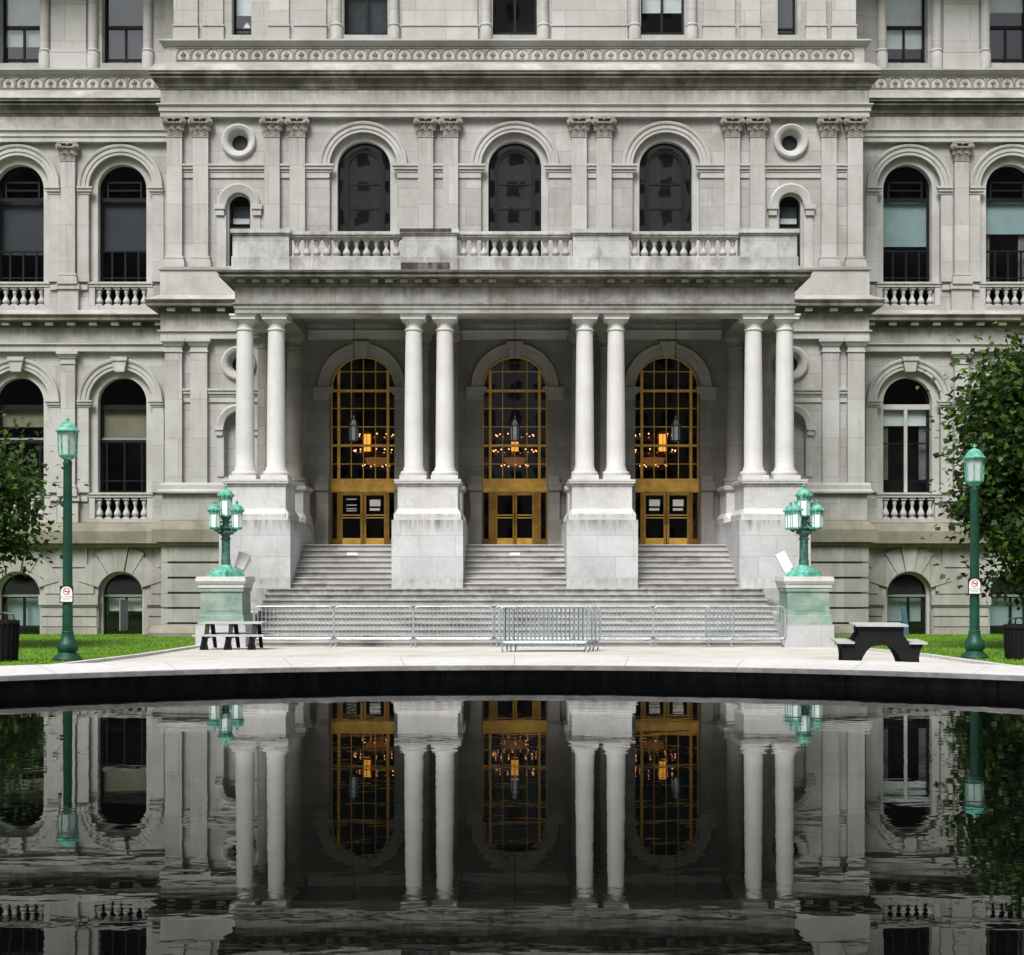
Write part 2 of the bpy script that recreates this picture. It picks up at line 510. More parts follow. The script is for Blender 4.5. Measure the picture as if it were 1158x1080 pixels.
def copy_tree(o, parent=None):
    c = o.copy()
    COL.objects.link(c)
    c.parent = parent
    for ch in list(o.children):
        copy_tree(ch, c)
    return c


# ------------------------------------------------------------------ levels and planes
YW, YP, YE, YC, YB = 47.0, 44.4, 39.9, 40.35, 39.4      # wing wall, pavilion wall, portico beam, column axis, pedestal front
XP, XE = 11.62, 20.6                                    # pavilion half width, end of the wings


def zp(y):
    return zz(y, YP)


Z_STRING0, Z_STRING1, Z_PED1 = zp(613), zp(599), zp(588)
Z_SILL0, Z_SILL1 = zp(559), zp(546)
Z_A1, Z_C1 = zz(383, YP - 0.2), zz(398, YP - 0.2)
Z_TOP1 = 11.2
Z_SILL2 = zp(304)
Z_C2, Z_A2 = zz(155, YP - 0.2), zz(132, YP - 0.2)
Z_F3 = 19.80
Z_ROOF = 24.6
FLOOR = 2.92

capitol = thing('capitol_building', 'pale stone classical building with columned portico and three golden arched doors behind the stairs', 'building', (0, YP, 0))
capitol.location = (0, 0, 0)


def part(mb, name, mat, parent=None, smooth=None):
    return mb.build(name, mat, parent or capitol, smooth)


# ------------------------------------------------------------------ walls with openings
def outline(o, n=24):
    k = o[0]
    if k == 'arch':
        _, cx, hw, zs, zsp = o
        return [(cx - hw, zs)] + [(cx - hw * math.cos(PI * i / n), zsp + hw * math.sin(PI * i / n)) for i in range(n + 1)] + [(cx + hw, zs)]
    if k == 'rect':
        _, cx, hw, z0, z1 = o
        return [(cx - hw, z0), (cx - hw, z1), (cx + hw, z1), (cx + hw, z0)]
    _, cx, r, zc = o
    return [(cx - r * math.cos(2 * PI * i / n), zc + r * math.sin(2 * PI * i / n)) for i in range(n)]


def extent(o):
    p = outline(o)
    return min(z for _, z in p), max(z for _, z in p)


def wall_strip(mb, xa, xb, za, zb, y, ops, depth):
    def q(x0, x1, z0, z1):
        if x1 - x0 > 1e-5 and z1 - z0 > 1e-5:
            mb.quad((x0, y, z0), (x1, y, z0), (x1, y, z1), (x0, y, z1))
    if not ops:
        return q(xa, xb, za, zb)
    ops = sorted(ops, key=lambda o: extent(o)[0])
    cuts = [za] + [(extent(a)[1] + extent(b)[0]) / 2 for a, b in zip(ops, ops[1:])] + [zb]
    for o, z0, z1 in zip(ops, cuts, cuts[1:]):
        p = outline(o)
        x0, x1 = min(x for x, _ in p), max(x for x, _ in p)
        q(xa, x0, z0, z1); q(x1, xb, z0, z1)
        if o[0] == 'circ':
            h = len(p) // 2
            up, dn = p[:h + 1], [p[0]] + p[:h - 1:-1]
            for a, b in zip(up, up[1:]):
                mb.quad((a[0], y, a[1]), (b[0], y, b[1]), (b[0], y, z1), (a[0], y, z1))
            for a, b in zip(dn, dn[1:]):
                mb.quad((a[0], y, z0), (b[0], y, z0), (b[0], y, b[1]), (a[0], y, a[1]))
        else:
            q(x0, x1, z0, p[0][1])
            top = p[1:-1]
            for a, b in zip(top, top[1:]):
                if b[0] - a[0] > 1e-5:
                    mb.quad((a[0], y, a[1]), (b[0], y, b[1]), (b[0], y, z1), (a[0], y, z1))
        for a, b in zip(p, p[1:] + p[:1]):
            mb.quad((a[0], y, a[1]), (b[0], y, b[1]), (b[0], y + depth, b[1]), (a[0], y + depth, a[1]))


def ring(mb, outer, inner, y0, y1):
    n = len(outer)
    for i in range(n):
        j = (i + 1) % n
        a, b, c, d = outer[i], outer[j], inner[j], inner[i]
        mb.quad((a[0], y0, a[1]), (b[0], y0, b[1]), (c[0], y0, c[1]), (d[0], y0, d[1]))
        mb.quad((d[0], y0, d[1]), (c[0], y0, c[1]), (c[0], y1, c[1]), (d[0], y1, d[1]))
        mb.quad((a[0], y1, a[1]), (b[0], y1, b[1]), (b[0], y0, b[1]), (a[0], y0, a[1]))


def inset(o, t):
    if o[0] == 'arch':
        return ('arch', o[1], o[2] - t, o[3] + t, o[4])
    if o[0] == 'rect':
        return ('rect', o[1], o[2] - t, o[3] + t, o[4] - t)
    return ('circ', o[1], o[2] - t, o[3])


def window(o, y, t=0.07, bars=(), sheets=(), frame='dark_frame', glass='window_glass', depth=0.09, name='window'):
    """window > pane, blind ...; bars: (x0, x1, z0, z1); sheets: (name, material, x0, x1, z0, z1, dy)"""
    m = MB()
    ring(m, outline(o), outline(inset(o, t)), y, y + depth)
    for i, (x0, x1, z0, z1) in enumerate(bars):
        m.box(x0, x1, y - 0.002 - 0.0007 * i, y + depth * 0.8 + 0.0007 * i, z0, z1)
    w = part(m, name, frame)
    g = MB()
    p = outline(inset(o, t * 0.5))
    g.add([(x, y + depth * 0.5, z) for x, z in p], [tuple(range(len(p)))])
    g.build('pane', glass, w)
    for nm, mat, x0, x1, z0, z1, dy in sheets:
        b = MB()
        if nm == 'curtain':
            k = 14
            pts = [(x0 + (x1 - x0) * i / k, y + dy + 0.05 * math.sin(i * 2.1)) for i in range(k + 1)]
            b.prism_z(pts + [(x, yy + 0.02) for x, yy in reversed(pts)], z0, z1)
        else:
            b.box(x0, x1, y + dy, y + dy + 0.02, z0, z1)
            b.box(x0, x1, y + dy - 0.01, y + dy + 0.03, z0, z0 + 0.035)
        b.build(nm, mat, w)
    return w


# ---- arched window bays ------------------------------------------------------
def archivolt(cx, zc, y, ri, ro, out=0.12, name='archivolt', key=False, zbot=None, mat='trim_stone'):
    m = MB()
    w = ro - ri
    prof = [(ri, -0.02), (ri, out * 0.55), (ri + w * 0.30, out * 0.55), (ri + w * 0.31, out * 0.85), (ri + w * 0.68, out * 0.85),
            (ri + w * 0.70, out * 1.2), (ri + w * 0.86, out * 1.45), (ri + w * 0.93, out * 1.45), (ro, out * 0.9), (ro, -0.02)]
    m.arch(prof, cx, zc, y)
    a = part(m, name, mat, None, 40)
    if key:
        k = MB()
        h0, h1 = zc + ri - 0.1, zc + ro + 0.03
        k.prism([(cx - 0.17, h0), (cx + 0.17, h0), (cx + 0.25, h1 - 0.14), (cx - 0.25, h1 - 0.14)], y - out * 2.1, y)
        k.prism([(cx - 0.27, h1 - 0.14), (cx + 0.27, h1 - 0.14), (cx + 0.29, h1), (cx - 0.29, h1)], y - out * 2.5, y)
        k.build('keystone', mat, a)
    return a


def order(o, oi, y0, y1):
    m = MB()
    ring(m, outline(o), outline(oi), y0, y1)
    return part(m, 'window_surround', 'trim_stone', None, 30)


def impost(segs, z0, z1, y, name='impost', mat='trim_stone'):
    h = z1 - z0
    m = MB()
    for x0, x1, e0, e1 in segs:           # e: project past that end
        for (a, b, o) in ((0.42, 0.62, 0.07), (0.62, 0.85, 0.12), (0.85, 1.0, 0.16)):
            m.box(x0 - (o if e0 else 0), x1 + (o if e1 else 0), y - o, y, z0 + h * a, z0 + h * b - 0.0005)
        m.box(x0, x1, y - 0.045, y, z0, z0 + h * 0.42 - 0.0005)
    return part(m, name, mat)


def carved_capital(cx, yf, z0, z1, w, parent):
    """composite capital: bell, two rows of leaves, corner volutes, abacus"""
    m = MB()
    h = z1 - z0
    hw = w / 2
    d = 0.2
    m.box(cx - hw - 0.02, cx + hw + 0.02, yf - 0.02, yf + d, z0, z0 + 0.035)
    m.box(cx - hw, cx + hw, yf, yf + d, z0 + 0.035, z0 + h * 0.86)

    def leaf(x, zb, lw, lh, out):
        rows = [(0.0, 0.85, 0.02), (0.45, 1.0, 0.035), (0.8, 0.8, 0.07), (1.0, 0.55, out), (0.9, 0.35, out + 0.02)]
        vs, fs = [], []
        for t, k, o in rows:
            vs += [(x - lw * k / 2, yf - o + 0.02, zb + lh * t), (x, yf - o - 0.012, zb + lh * t + 0.005), (x + lw * k / 2, yf - o + 0.02, zb + lh * t)]
        for i in range(4):
            for j in range(2):
                fs.append((i * 3 + j, i * 3 + j + 1, i * 3 + j + 4, i * 3 + j + 3))
        m.add(vs, fs)
    for k in (-1, 1):
        leaf(cx + k * hw * 0.5, z0 + h * 0.06, hw * 0.85, h * 0.34, 0.10)
    for k in (-1, 0, 1):
        leaf(cx + k * hw * 0.98, z0 + h * 0.32, hw * 0.8, h * 0.36, 0.15)
    for k in (-1, 1):
        x, z, r = cx + k * (hw + 0.05), z0 + h * 0.75, h * 0.165
        n = 12
        for rr, o in ((r, 0.10), (r * 0.62, 0.135), (r * 0.28, 0.165)):
            m.prism([(x + rr * math.cos(2 * PI * i / n), z + rr * math.sin(2 * PI * i / n)) for i in range(n)], yf - o, yf + d * 0.8)
    m.box(cx - hw, cx + hw, yf - 0.055, yf, z0 + h * 0.66, z0 + h * 0.76)
    for i in range(3):
        m.ball((cx + (i - 1) * hw * 0.45, yf - 0.055, z0 + h * 0.71), h * 0.05, 6, 4)
    m.ball((cx, yf - 0.06, z0 + h * 0.86), h * 0.085, 8, 5)
    m.box(cx - hw - 0.11, cx + hw + 0.11, yf - 0.11, yf + d, z0 + h * 0.88, z1)
    return m.build('capital', 'carved_stone', parent, 50)


def plain_capital(cx, yf, z0, z1, w, parent, d=0.2):
    m = MB()
    h, hw = z1 - z0, w / 2
    for a, b, o in ((0.0, 0.10, 0.035), (0.10, 0.48, 0.004), (0.48, 0.62, 0.05), (0.62, 0.76, 0.085), (0.76, 1.0, 0.13)):
        m.box(cx - hw - o, cx + hw + o, yf - o, yf + d, z0 + h * a, z0 + h * b - 0.0005)
    return m.build('capital', 'trim_stone', parent)


def pilaster(cx, y, zb, zc, za, w=0.5, proj=0.17, carved=False, base=True, right_cut=None):
    """pilaster > base, capital. zb foot, zc foot of the capital, za its top"""
    m = MB()
    yf = y - proj
    m.box(cx - w / 2, cx + w / 2, yf, y, zb, zc)
    p = part(m, 'pilaster', 'pilaster_stone')
    if carved:
        carved_capital(cx, yf, zc, za, w, p)
    else:
        plain_capital(cx, yf, zc, za, w, p)
    if base:
        b = MB()
        for z0, z1, o in ((0.0, 0.17, 0.10), (0.17, 0.25, 0.085), (0.25, 0.31, 0.045), (0.31, 0.37, 0.06), (0.37, 0.40, 0.02)):
            b.box(cx - w / 2 - o, cx + w / 2 + o, yf - o, y, zb + z0, zb + z1 - 0.0005)
        b.build('base', 'trim_stone', p)
    return p


def baluster_mesh(h, r):
    m = MB()
    pr = [(0.7, 0.0), (0.7, 0.08), (0.5, 0.10), (0.86, 0.17), (0.95, 0.24), (0.82, 0.33), (0.5, 0.44), (0.36, 0.53), (0.42, 0.62), (0.62, 0.72), (0.66, 0.78), (0.5, 0.84), (0.62, 0.88)]
    m.lathe([(r * a, h * b) for a, b in pr], 0, 0, 12)
    m.box(-r * 0.85, r * 0.85, -r * 0.85, r * 0.85, -0.001, h * 0.07)
    m.box(-r * 0.85, r * 0.85, -r * 0.85, r * 0.85, h * 0.88, h)
    me = bpy.data.meshes.new('baluster')
    me.from_pydata(m.v, [], m.f)
    me.materials.append(MATS['trim_stone'])
    me.shade_smooth(); me.set_sharp_from_angle(angle=0.7)
    return me


BAL_BIG, BAL_WING = baluster_mesh(0.585, 0.125), baluster_mesh(0.74, 0.13)


LAST = [None]


def baluster(me, x, y, z, parent):
    o = bpy.data.objects.new('baluster', me)
    COL.objects.link(o)
    o.location = (x, y, z)
    o.parent = parent
    LAST[0] = o


# ------------------------------------------------------------------ THE WINGS
WB = [(13.96, 'inner'), (17.61, 'outer')]
for sgn in (-1, 1):
    gf, fl, at = MB(), MB(), MB()
    edges = [XP - 0.3, 15.785, 19.43]
    rec = YW + 0.15
    for i, (c, _) in enumerate(WB):
        c *= sgn
        xa, xb = sorted((edges[i] * sgn, edges[i + 1] * sgn))
        # ground floor, first and second floor, attic
        wall_strip(gf, xa, xb, -0.4, Z_STRING1, YW, [('arch', c, 0.80, -0.3, 1.25)], 0.45)
        z1s, z1p = zz(587, YW), zz(454, YW)
        z2s, z2p = zz(345.5, YW), zz(212, YW)
        wall_strip(fl, xa, xb, Z_STRING1, Z_F3, YW, [('arch', c, 1.13, z1s, z1p), ('arch', c, 1.13, z2s, z2p)], 0.16)
        wall_strip(at, xa, xb, Z_F3, Z_ROOF, YW, [('rect', c * 0.995, 0.74, 20.06, 23.6)], 0.42)
        for zs, zpn, key in ((z1s, z1p, True), (z2s, z2p, False)):
            o, oi = ('arch', c, 1.125, zs - 0.02, zpn), ('arch', c, 0.865, zs, zpn)
            order(o, oi, rec, rec + 0.34)
            archivolt(c, zpn, YW, 1.13, 1.52, 0.10, key=key)
            ip = (zz(466, YW), zz(453, YW)) if key else (zz(226, YW), zz(212, YW))
            impost([(c - 1.52, c - 1.13, False, True), (c + 1.13, c + 1.52, True, False)], ip[0], ip[1], YW)
            fz = zz(557, YW) if key else zz(319, YW)
            m = MB()
            for s2 in (-1, 1):
                a, b = sorted((c + s2 * 1.13, c + s2 * 1.53))
                m.box(a, b, YW - 0.05, YW, fz, ip[0])
                m.box(a - 0.03, b + 0.03, YW - 0.09, YW, fz, fz + 0.22)
                m.box(a - 0.02, b + 0.02, YW - 0.07, YW, fz + 0.22, fz + 0.29)
            part(m, 'pier', 'pilaster_stone')
            # balustrade under the window
            m = MB()
            zt = fz - 0.17
            m.box(c - 1.125, c + 1.125, YW - 0.02, YW + 0.42, zt, zt + 0.10)
            m.box(c - 1.16, c + 1.16, YW - 0.06, YW + 0.42, zt + 0.10, fz)
            bz = zs + 0.01
            m.box(c - 1.125, c + 1.125, YW + 0.02, YW + 0.36, zs - 0.2, bz)
            for s2 in (-1, 1):
                m.box(c + s2 * 0.93, c + s2 * 1.125, YW + 0.005, YW + 0.36, bz, zt)
            bl = part(m, 'balustrade', 'trim_stone')
            m = MB()
            m.box(c - 1.0, c + 1.0, YW + 0.40, YW + 0.47, bz, zt)
            m.build('spandrel', 'dark_frame', bl)
            for k in range(6):
                baluster(BAL_WING, c + (k - 2.5) * 0.315, YW + 0.14, bz, bl)
                LAST[0].scale = (1, 1, (zt - bz) / 0.74)
        # windows
        yw = YW + 0.44
        inner = (i == 0)
        fz = zz(319, YW); tz = zz(222, YW)
        o = ('arch', c, 0.865, fz, z2p)
        bars = [(c - 0.865, c + 0.865, tz - 0.08, tz + 0.06), (c - 0.62, c - 0.56, tz + 0.06, tz + 0.62), (c + 0.56, c + 0.62, tz + 0.06, tz + 0.62),
                (c - 0.6, c + 0.6, tz + 0.58, tz + 0.64), (c - 0.6, c + 0.6, tz + 0.30, tz + 0.35)]
        gz = zz(281, YW)
        bars += [(c - 0.865, c + 0.865, gz - 0.03, gz + 0.03), (c - 0.865, c + 0.865, fz + 0.22, fz + 0.26)]
        bars += [(c + k - 0.03, c + k + 0.03, fz, gz) for k in (-0.44, 0.03, 0.5)]
        sheets = [('blind', 'grey_blind' if sgn < 0 else 'teal_blind', c - 0.8, c + 0.8, gz + (0.02 if inner and sgn < 0 else 0.2), tz, 0.16)]
        if sgn < 0 and not inner:
            sheets = [('blind', 'grey_blind', c - 0.8, c + 0.8, gz - 0.1, tz, 0.2)]
        if sgn > 0 and not inner:
            sheets[0] = ('blind', 'teal_blind', c - 0.8, c + 0.8, gz + 0.65, tz, 0.16)
            sheets += [('curtain', 'drape', c - 0.8, c - 0.55, fz, gz + 0.7, 0.28), ('curtain', 'drape', c + 0.5, c + 0.8, fz, gz + 0.7, 0.28)]
        window(o, yw, 0.08, bars, sheets)
        # first floor
        fz = zz(557, YW); tz = zz(458, YW); mz = zz(498, YW)
        o = ('arch', c, 0.865, fz, z1p)
        if sgn < 0:
            bars = [(c - 0.865, c + 0.865, tz - 0.13, tz + 0.06), (c - 0.8, c + 0.8, mz - 0.05, mz + 0.05), (c - 0.03, c + 0.03, fz, mz),
                    (c - 0.8, c + 0.8, fz + 0.42, fz + 0.47), (c - 0.66, c - 0.6, fz, mz), (c + 0.6, c + 0.66, fz, mz)]
            sheets = [('blind', 'tan_blind', c - 0.79, c + 0.79, mz - 0.02 + (0 if inner else 0.55), tz - 0.1, 0.16)]
        else:
            bars = [(c - 0.865, c + 0.865, tz - 0.12, tz + 0.02), (c - 0.8, c + 0.8, fz + 1.75, fz + 1.8), (c - 0.8, c + 0.8, fz + 0.40, fz + 0.45)]
            sheets = [('blind', 'pale_blind', c - 0.79, c + 0.79, fz + 2.42, tz - 0.1, 0.16),
                      ('curtain', 'drape', c - 0.8, c - 0.56, fz + 0.5, fz + 2.4, 0.24), ('curtain', 'drape', c + 0.56, c + 0.8, fz + 0.5, fz + 2.4, 0.24)]
        w = window(o, yw, 0.08, bars, sheets)
        m = MB()
        if sgn < 0:
            m.box(c - 0.8, c + 0.8, yw - 0.02, yw, mz + 0.055, mz + 0.13)
        else:
            m.box(c - 0.05, c + 0.07, yw - 0.03, yw, fz, tz - 0.12)
            m.box(c - 0.865, c + 0.865, yw - 0.03, yw, tz - 0.115, tz + 0.07)
        m.build('mullion', 'trim_stone' if sgn > 0 else 'steel_frame', w)
        # ground floor window in its surround
        og = ('arch', c, 0.80, -0.3, 1.25)
        oi = ('arch', c, 0.70, -0.3, 1.25)
        m = MB()
        ring(m, outline(og), outline(oi), YW + 0.22, YW + 0.45)
        part(m, 'window_surround', 'trim_stone', None, 30)
        tz = 1.22
        bars = [(c - 0.7, c + 0.7, tz - 0.12, tz + 0.02), (c + 0.05, c + 0.13, -0.12, tz - 0.12), (c - 0.7, c + 0.7, 0.0, 0.06)]
        sheets = [('blind', 'teal_blind' if sgn > 0 or not inner else 'pale_blind', c - 0.62, c + 0.62, (0.1 if not inner else 0.62 if sgn < 0 else 0.25), tz - 0.12, 0.3)]
        w = window(og if False else oi, YW + 0.36, 0.05, bars, sheets)
        m = MB()
        m.box(c - 0.7, c + 0.7, YW + 0.33, YW + 0.355, tz - 0.08, tz + 0.0)
        if inner and sgn < 0:      # casement standing ajar
            m.add([(c + 0.12, YW + 0.34, -0.05), (c - 0.02, YW - 0.12, -0.05), (c + 0.02, YW - 0.13, -0.05), (c + 0.16, YW + 0.34, -0.05),
                   (c + 0.12, YW + 0.34, 1.05), (c - 0.02, YW - 0.12, 1.05), (c + 0.02, YW - 0.13, 1.05), (c + 0.16, YW + 0.34, 1.05)],
                  [(3, 2, 1, 0), (4, 5, 6, 7), (0, 1, 5, 4), (1, 2, 6, 5), (2, 3, 7, 6), (3, 0, 4, 7)])
        m.build('mullion', 'steel_frame', w)
        # voussoirs
        m = MB()
        ri = 0.80
        for a0, a1, ro, out in ((80, 100, 1.72, 0.16), (101.2, 121, 1.66, 0.10), (59, 78.8, 1.66, 0.10), (122.2, 163, 1.55, 0.09), (17, 57.8, 1.55, 0.09)):
            n = 6
            aa = [math.radians(a0 + (a1 - a0) * k / n) for k in range(n + 1)]
            ztop = Z_STRING0 - 0.14

            def cap(x, z):
                return (x, min(z, ztop))
            pts = [(c + ri * math.cos(a), 1.25 + ri * math.sin(a)) for a in aa] + [cap(c + ro * math.cos(a), 1.25 + ro * math.sin(a)) for a in reversed(aa)]
            m.prism(pts, YW - out, YW)
        part(m, 'voussoir_arch', 'ground_floor_stone')
        # attic window
        c3 = c * 0.995
        o = ('rect', c3, 0.74, 20.06, 23.6)
        bars = [(c3 - 0.74, c3 + 0.74, 21.40, 21.52), (c3 - 0.035, c3 + 0.035, 20.06, 21.42), (c3 - 0.7, c3 + 0.7, 20.28, 20.34)]
        if sgn < 0:
            sheets = [('blind', 'pale_blind', c3 - 0.68, c3 + 0.68, 20.82, 23.5, 0.15)] if not inner else [('blind', 'grey_blind', c3 - 0.68, c3 + 0.68, 20.4, 23.5, 0.2)]
        else:
            sheets = [('blind', 'pale_blind', c3 - 0.68, c3 + 0.68, 20.75, 23.5, 0.15)] if inner else [('blind', 'pale_blind', c3 - 0.68, c3 + 0.68, 22.05, 23.5, 0.15)]
        window(o, YW + 0.36, 0.07, bars, sheets)
        for s2 in (-1, 1):
            m = MB()
            x = c + s2 * 0.97
            m.lathe([(0.17, Z_F3 + 0.72), (0.17, 23.6)], x, YW - 0.03, 16)
            p = part(m, 'slim_column', 'pilaster_stone', None, 40)
            b = MB()
            b.lathe([(0.21, Z_F3), (0.21, Z_F3 + 0.55), (0.19, Z_F3 + 0.6), (0.215, Z_F3 + 0.66), (0.18, Z_F3 + 0.72)], x, YW - 0.03, 16)
            b.build('base', 'trim_stone', p, 40)
        m = MB()
        xm = (edges[i + 1]) * sgn
        m.box(xm - 0.62, xm + 0.62, YW - 0.09, YW, Z_F3 + 0.66, 23.6)
        m.box(xm - 0.65, xm + 0.65, YW - 0.12, YW, Z_F3, Z_F3 + 0.6)
        m.box(xm - 0.66, xm + 0.66, YW - 0.13, YW, Z_F3 + 0.6, Z_F3 + 0.66)
        part(m, 'attic_pier', 'pilaster_stone')
    # outer end of the wing, plain
    xa, xb = sorted((edges[2] * sgn, XE * sgn))
    wall_strip(gf, xa, xb, -0.4, Z_STRING1, YW, [], 0)
    wall_strip(fl, xa, xb, Z_STRING1, Z_F3, YW, [], 0)
    wall_strip(at, xa, xb, Z_F3, Z_ROOF, YW, [], 0)
    fl.box(XE * sgn, (XE - 0.3) * sgn, YW + 0.002, 60, -0.4, Z_ROOF)
    xa, xb = sorted(((XP - 0.3) * sgn, (XP + 0.75) * sgn))
    at.box(xa, xb, YW - 0.09, YW, Z_F3, 23.6)
    part(gf, 'wall', 'ground_floor_stone'); part(fl, 'wall', 'wall_stone'); part(at, 'wall', 'wall_stone')
    # ground-floor piers between the arches
    for k, xm in enumerate([XP + 0.66, 15.785, 19.43]):
        hwid = (0.72, 1.0, 1.0)[k]
        xm *= sgn
        m = MB()
        for z0, z1, o, e in ((-0.35, 0.06, 0.06, 0.0), (0.10, 0.42, 0.05, -0.02), (0.47, 0.78, 0.05, -0.02), (0.80, 0.86, 0.09, 0.02), (0.86, 1.22, 0.13, 0.05)):
            m.box(xm - hwid - e, xm + hwid + e, YW - o, YW, z0, z1)
        m.box(xm - hwid + 0.35, xm + hwid - 0.35, YW - 0.06, YW, 2.2, Z_STRING0 - 0.14)
        m.box(xm - hwid + 0.12, xm + hwid - 0.12, YW - 0.06, YW, 1.26, 2.15)
        part(m, 'rusticated_pier', 'ground_floor_stone')
    # pilasters of the two main storeys
    for xm, w in ((15.785, 0.5), (19.43, 0.5), (XP + 0.22, 0.4)):
        pilaster(xm * sgn, YW, Z_SILL0 + 0.06, Z_C1, Z_A1, w, 0.17)
        pilaster(xm * sgn, YW, Z_SILL2, Z_C2, Z_A2, w, 0.17, carved=True)
    m = MB()
    for xm in (15.785, 19.43):
        for z0, z1 in ((Z_PED1, Z_SILL0 - 0.16), (Z_TOP1, Z_SILL2 - 0.17)):
            m.box(xm * sgn - 0.36, xm * sgn + 0.36, YW - 0.16, YW, z0, z1)
        for zt in (Z_SILL0 + 0.06, Z_SILL2):
            m.box(xm * sgn - 0.66, xm * sgn + 0.66, YW - 0.07, YW - 0.0, zt - 0.17, zt)
            m.box(xm * sgn - 0.42, xm * sgn + 0.42, YW - 0.22, YW - 0.07, zt - 0.17, zt)
    part(m, 'pilaster_pedestal', 'trim_stone')

# ------------------------------------------------------------------ THE PAVILION
AX = [0.0, 5.07, -5.07]
PIL2 = [s * v for s in (-1, 1) for v in (72.5 / 33.78, 100.5 / 33.78, 245 / 33.78, 273.5 / 33.78, 354 / 33.78, 383.5 / 33.78)]
wl = MB()
z2s, z2p = Z_SILL2 + 0.02, zp(188)
zoc2, zoc1 = zp(160), zp(411)
XO = 312 / 33.78
eb = [-XP, -8.25, -2.56, 2.56, 8.25, XP]
for i in range(5):
    xa, xb = eb[i], eb[i + 1]
    if i in (0, 4):
        c = -XO if i == 0 else XO
        ops = [('circ', c, 0.36, zoc2), ('arch', c, 0.42, Z_SILL2 + 0.1, zp(232))]
        wall_strip(wl, xa, xb, Z_TOP1, Z_F3, YP, ops, 0.34)
        ops = [('circ', c, 0.36, zoc1), ('arch', c, 0.50, zp(539), zp(482))]
        wall_strip(wl, xa, xb, Z_STRING1, Z_TOP1, YP, ops, 0.34)
        wall_strip(wl, xa, xb, -0.4, Z_STRING1, YP, [], 0)
    else:
        c = AX[(i + 1) % 3] if i != 2 else 0.0
        c = {1: -5.07, 2: 0.0, 3: 5.07}[i]
        wall_strip(wl, xa, xb, Z_TOP1, Z_F3, YP, [('arch', c, 1.13, z2s, z2p)], 0.16)
wall2 = part(wl, 'wall', 'wall_stone')
at = MB()
XA = XP - 0.22
ae = [-XA, -7.3, -2.5, 2.5, 7.3, XA]
for i in range(5):
    c, hw = [(-9.15, 0.33), (-5.0, 0.74), (0, 0.74), (4.96, 0.74), (9.13, 0.33)][i]
    wall_strip(at, ae[i], ae[i + 1], Z_F3, Z_ROOF, YP, [('rect', c, hw, 20.02, 23.6)], 0.42)
    o = ('rect', c, hw, 20.02, 23.6)
    bars = [(c - hw, c + hw, 21.65 if hw > 0.5 else 20.32, 21.77 if hw > 0.5 else 20.38), (c - hw, c + hw, 20.18, 20.24)]
    if hw > 0.5:
        bars += [(c - 0.035, c + 0.035, 20.02, 21.66)]
    sh = {0: [('blind', 'pale_blind', c - 0.3, c + 0.3, 20.86, 23.5, 0.15)], 1: [('blind', 'grey_blind', c - 0.68, c + 0.68, 20.3, 23.5, 0.25)], 2: [],
          3: [('blind', 'pale_blind', c - 0.68, c + 0.68, 20.95, 23.5, 0.15)], 4: [('blind', 'grey_blind', c - 0.3, c + 0.3, 20.45, 23.5, 0.15)]}[i]
    window(o, YP + 0.36, 0.07, bars, sh)
    if hw > 0.5:
        for s2 in (-1, 1):
            m = MB()
            m.lathe([(0.165, Z_F3 + 0.55), (0.165, 23.6)], c + s2 * 0.96, YP - 0.04, 16)
            p = part(m, 'slim_column', 'pilaster_stone', None, 40)
            b = MB()
            b.lathe([(0.2, Z_F3), (0.2, Z_F3 + 0.4), (0.185, Z_F3 + 0.44), (0.21, Z_F3 + 0.5), (0.18, Z_F3 + 0.55)], c + s2 * 0.96, YP - 0.04, 16)
            b.build('base', 'trim_stone', p, 40)
for x0, x1 in ((-3.75, -1.25), (1.25, 3.75), (-7.35, -6.3), (6.3, 7.35), (-8.2, -7.55), (7.55, 8.2), (-10.4, -9.75), (9.75, 10.4), (-11.4, -10.6), (10.6, 11.4)):
    m = MB()
    m.box(x0, x1, YP - 0.08, YP, Z_F3 + 0.52, 23.6)
    m.box(x0 - 0.02, x1 + 0.02, YP - 0.10, YP, Z_F3, Z_F3 + 0.47)
    m.box(x0 - 0.04, x1 + 0.04, YP - 0.13, YP, Z_F3 + 0.47, Z_F3 + 0.52)
    part(m, 'attic_pier', 'pilaster_stone')
for s in (-1, 1):
    at.box(s * XA, s * (XA - 0.3), YP + 0.003, YW + 0.3, Z_F3, Z_ROOF)
    at.box(s * XP, s * (XP - 0.3), YP + 0.003, YW + 0.3, -0.4, Z_F3)
part(at, 'wall', 'wall_stone')
# second-floor windows of the pavilion: heavy dark frame, narrow side lights, drapery behind
for c in AX:
    oo, oi = ('arch', c, 1.125, z2s - 0.02, z2p), ('arch', c, 0.89, z2s, z2p)
    order(oo, oi, YP + 0.15, YP + 0.42)
    archivolt(c, z2p, YP, 1.13, 1.49, 0.10)
    o = ('arch', c, 0.89, z2s, z2p)
    bars = [(c - 0.63, c + 0.63, zp(205) - 0.025, zp(205) + 0.025), (c - 0.63, c + 0.63, zp(233) - 0.025, zp(233) + 0.025),
            (c - 0.89, c - 0.6, zp(200) - 0.03, zp(200) + 0.03), (c + 0.6, c + 0.89, zp(200) - 0.03, zp(200) + 0.03)]
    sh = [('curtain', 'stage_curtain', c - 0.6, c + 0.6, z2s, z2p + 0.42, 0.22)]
    w = window(o, YP + 0.38, 0.05, bars, sh, glass='reflective_glass')
    m = MB()
    ring(m, outline(('arch', c, 0.68, z2s, z2p)), outline(('arch', c, 0.545, z2s + 0.1, z2p)), YP + 0.36, YP + 0.5)
    m.build('sash', 'dark_frame', w)
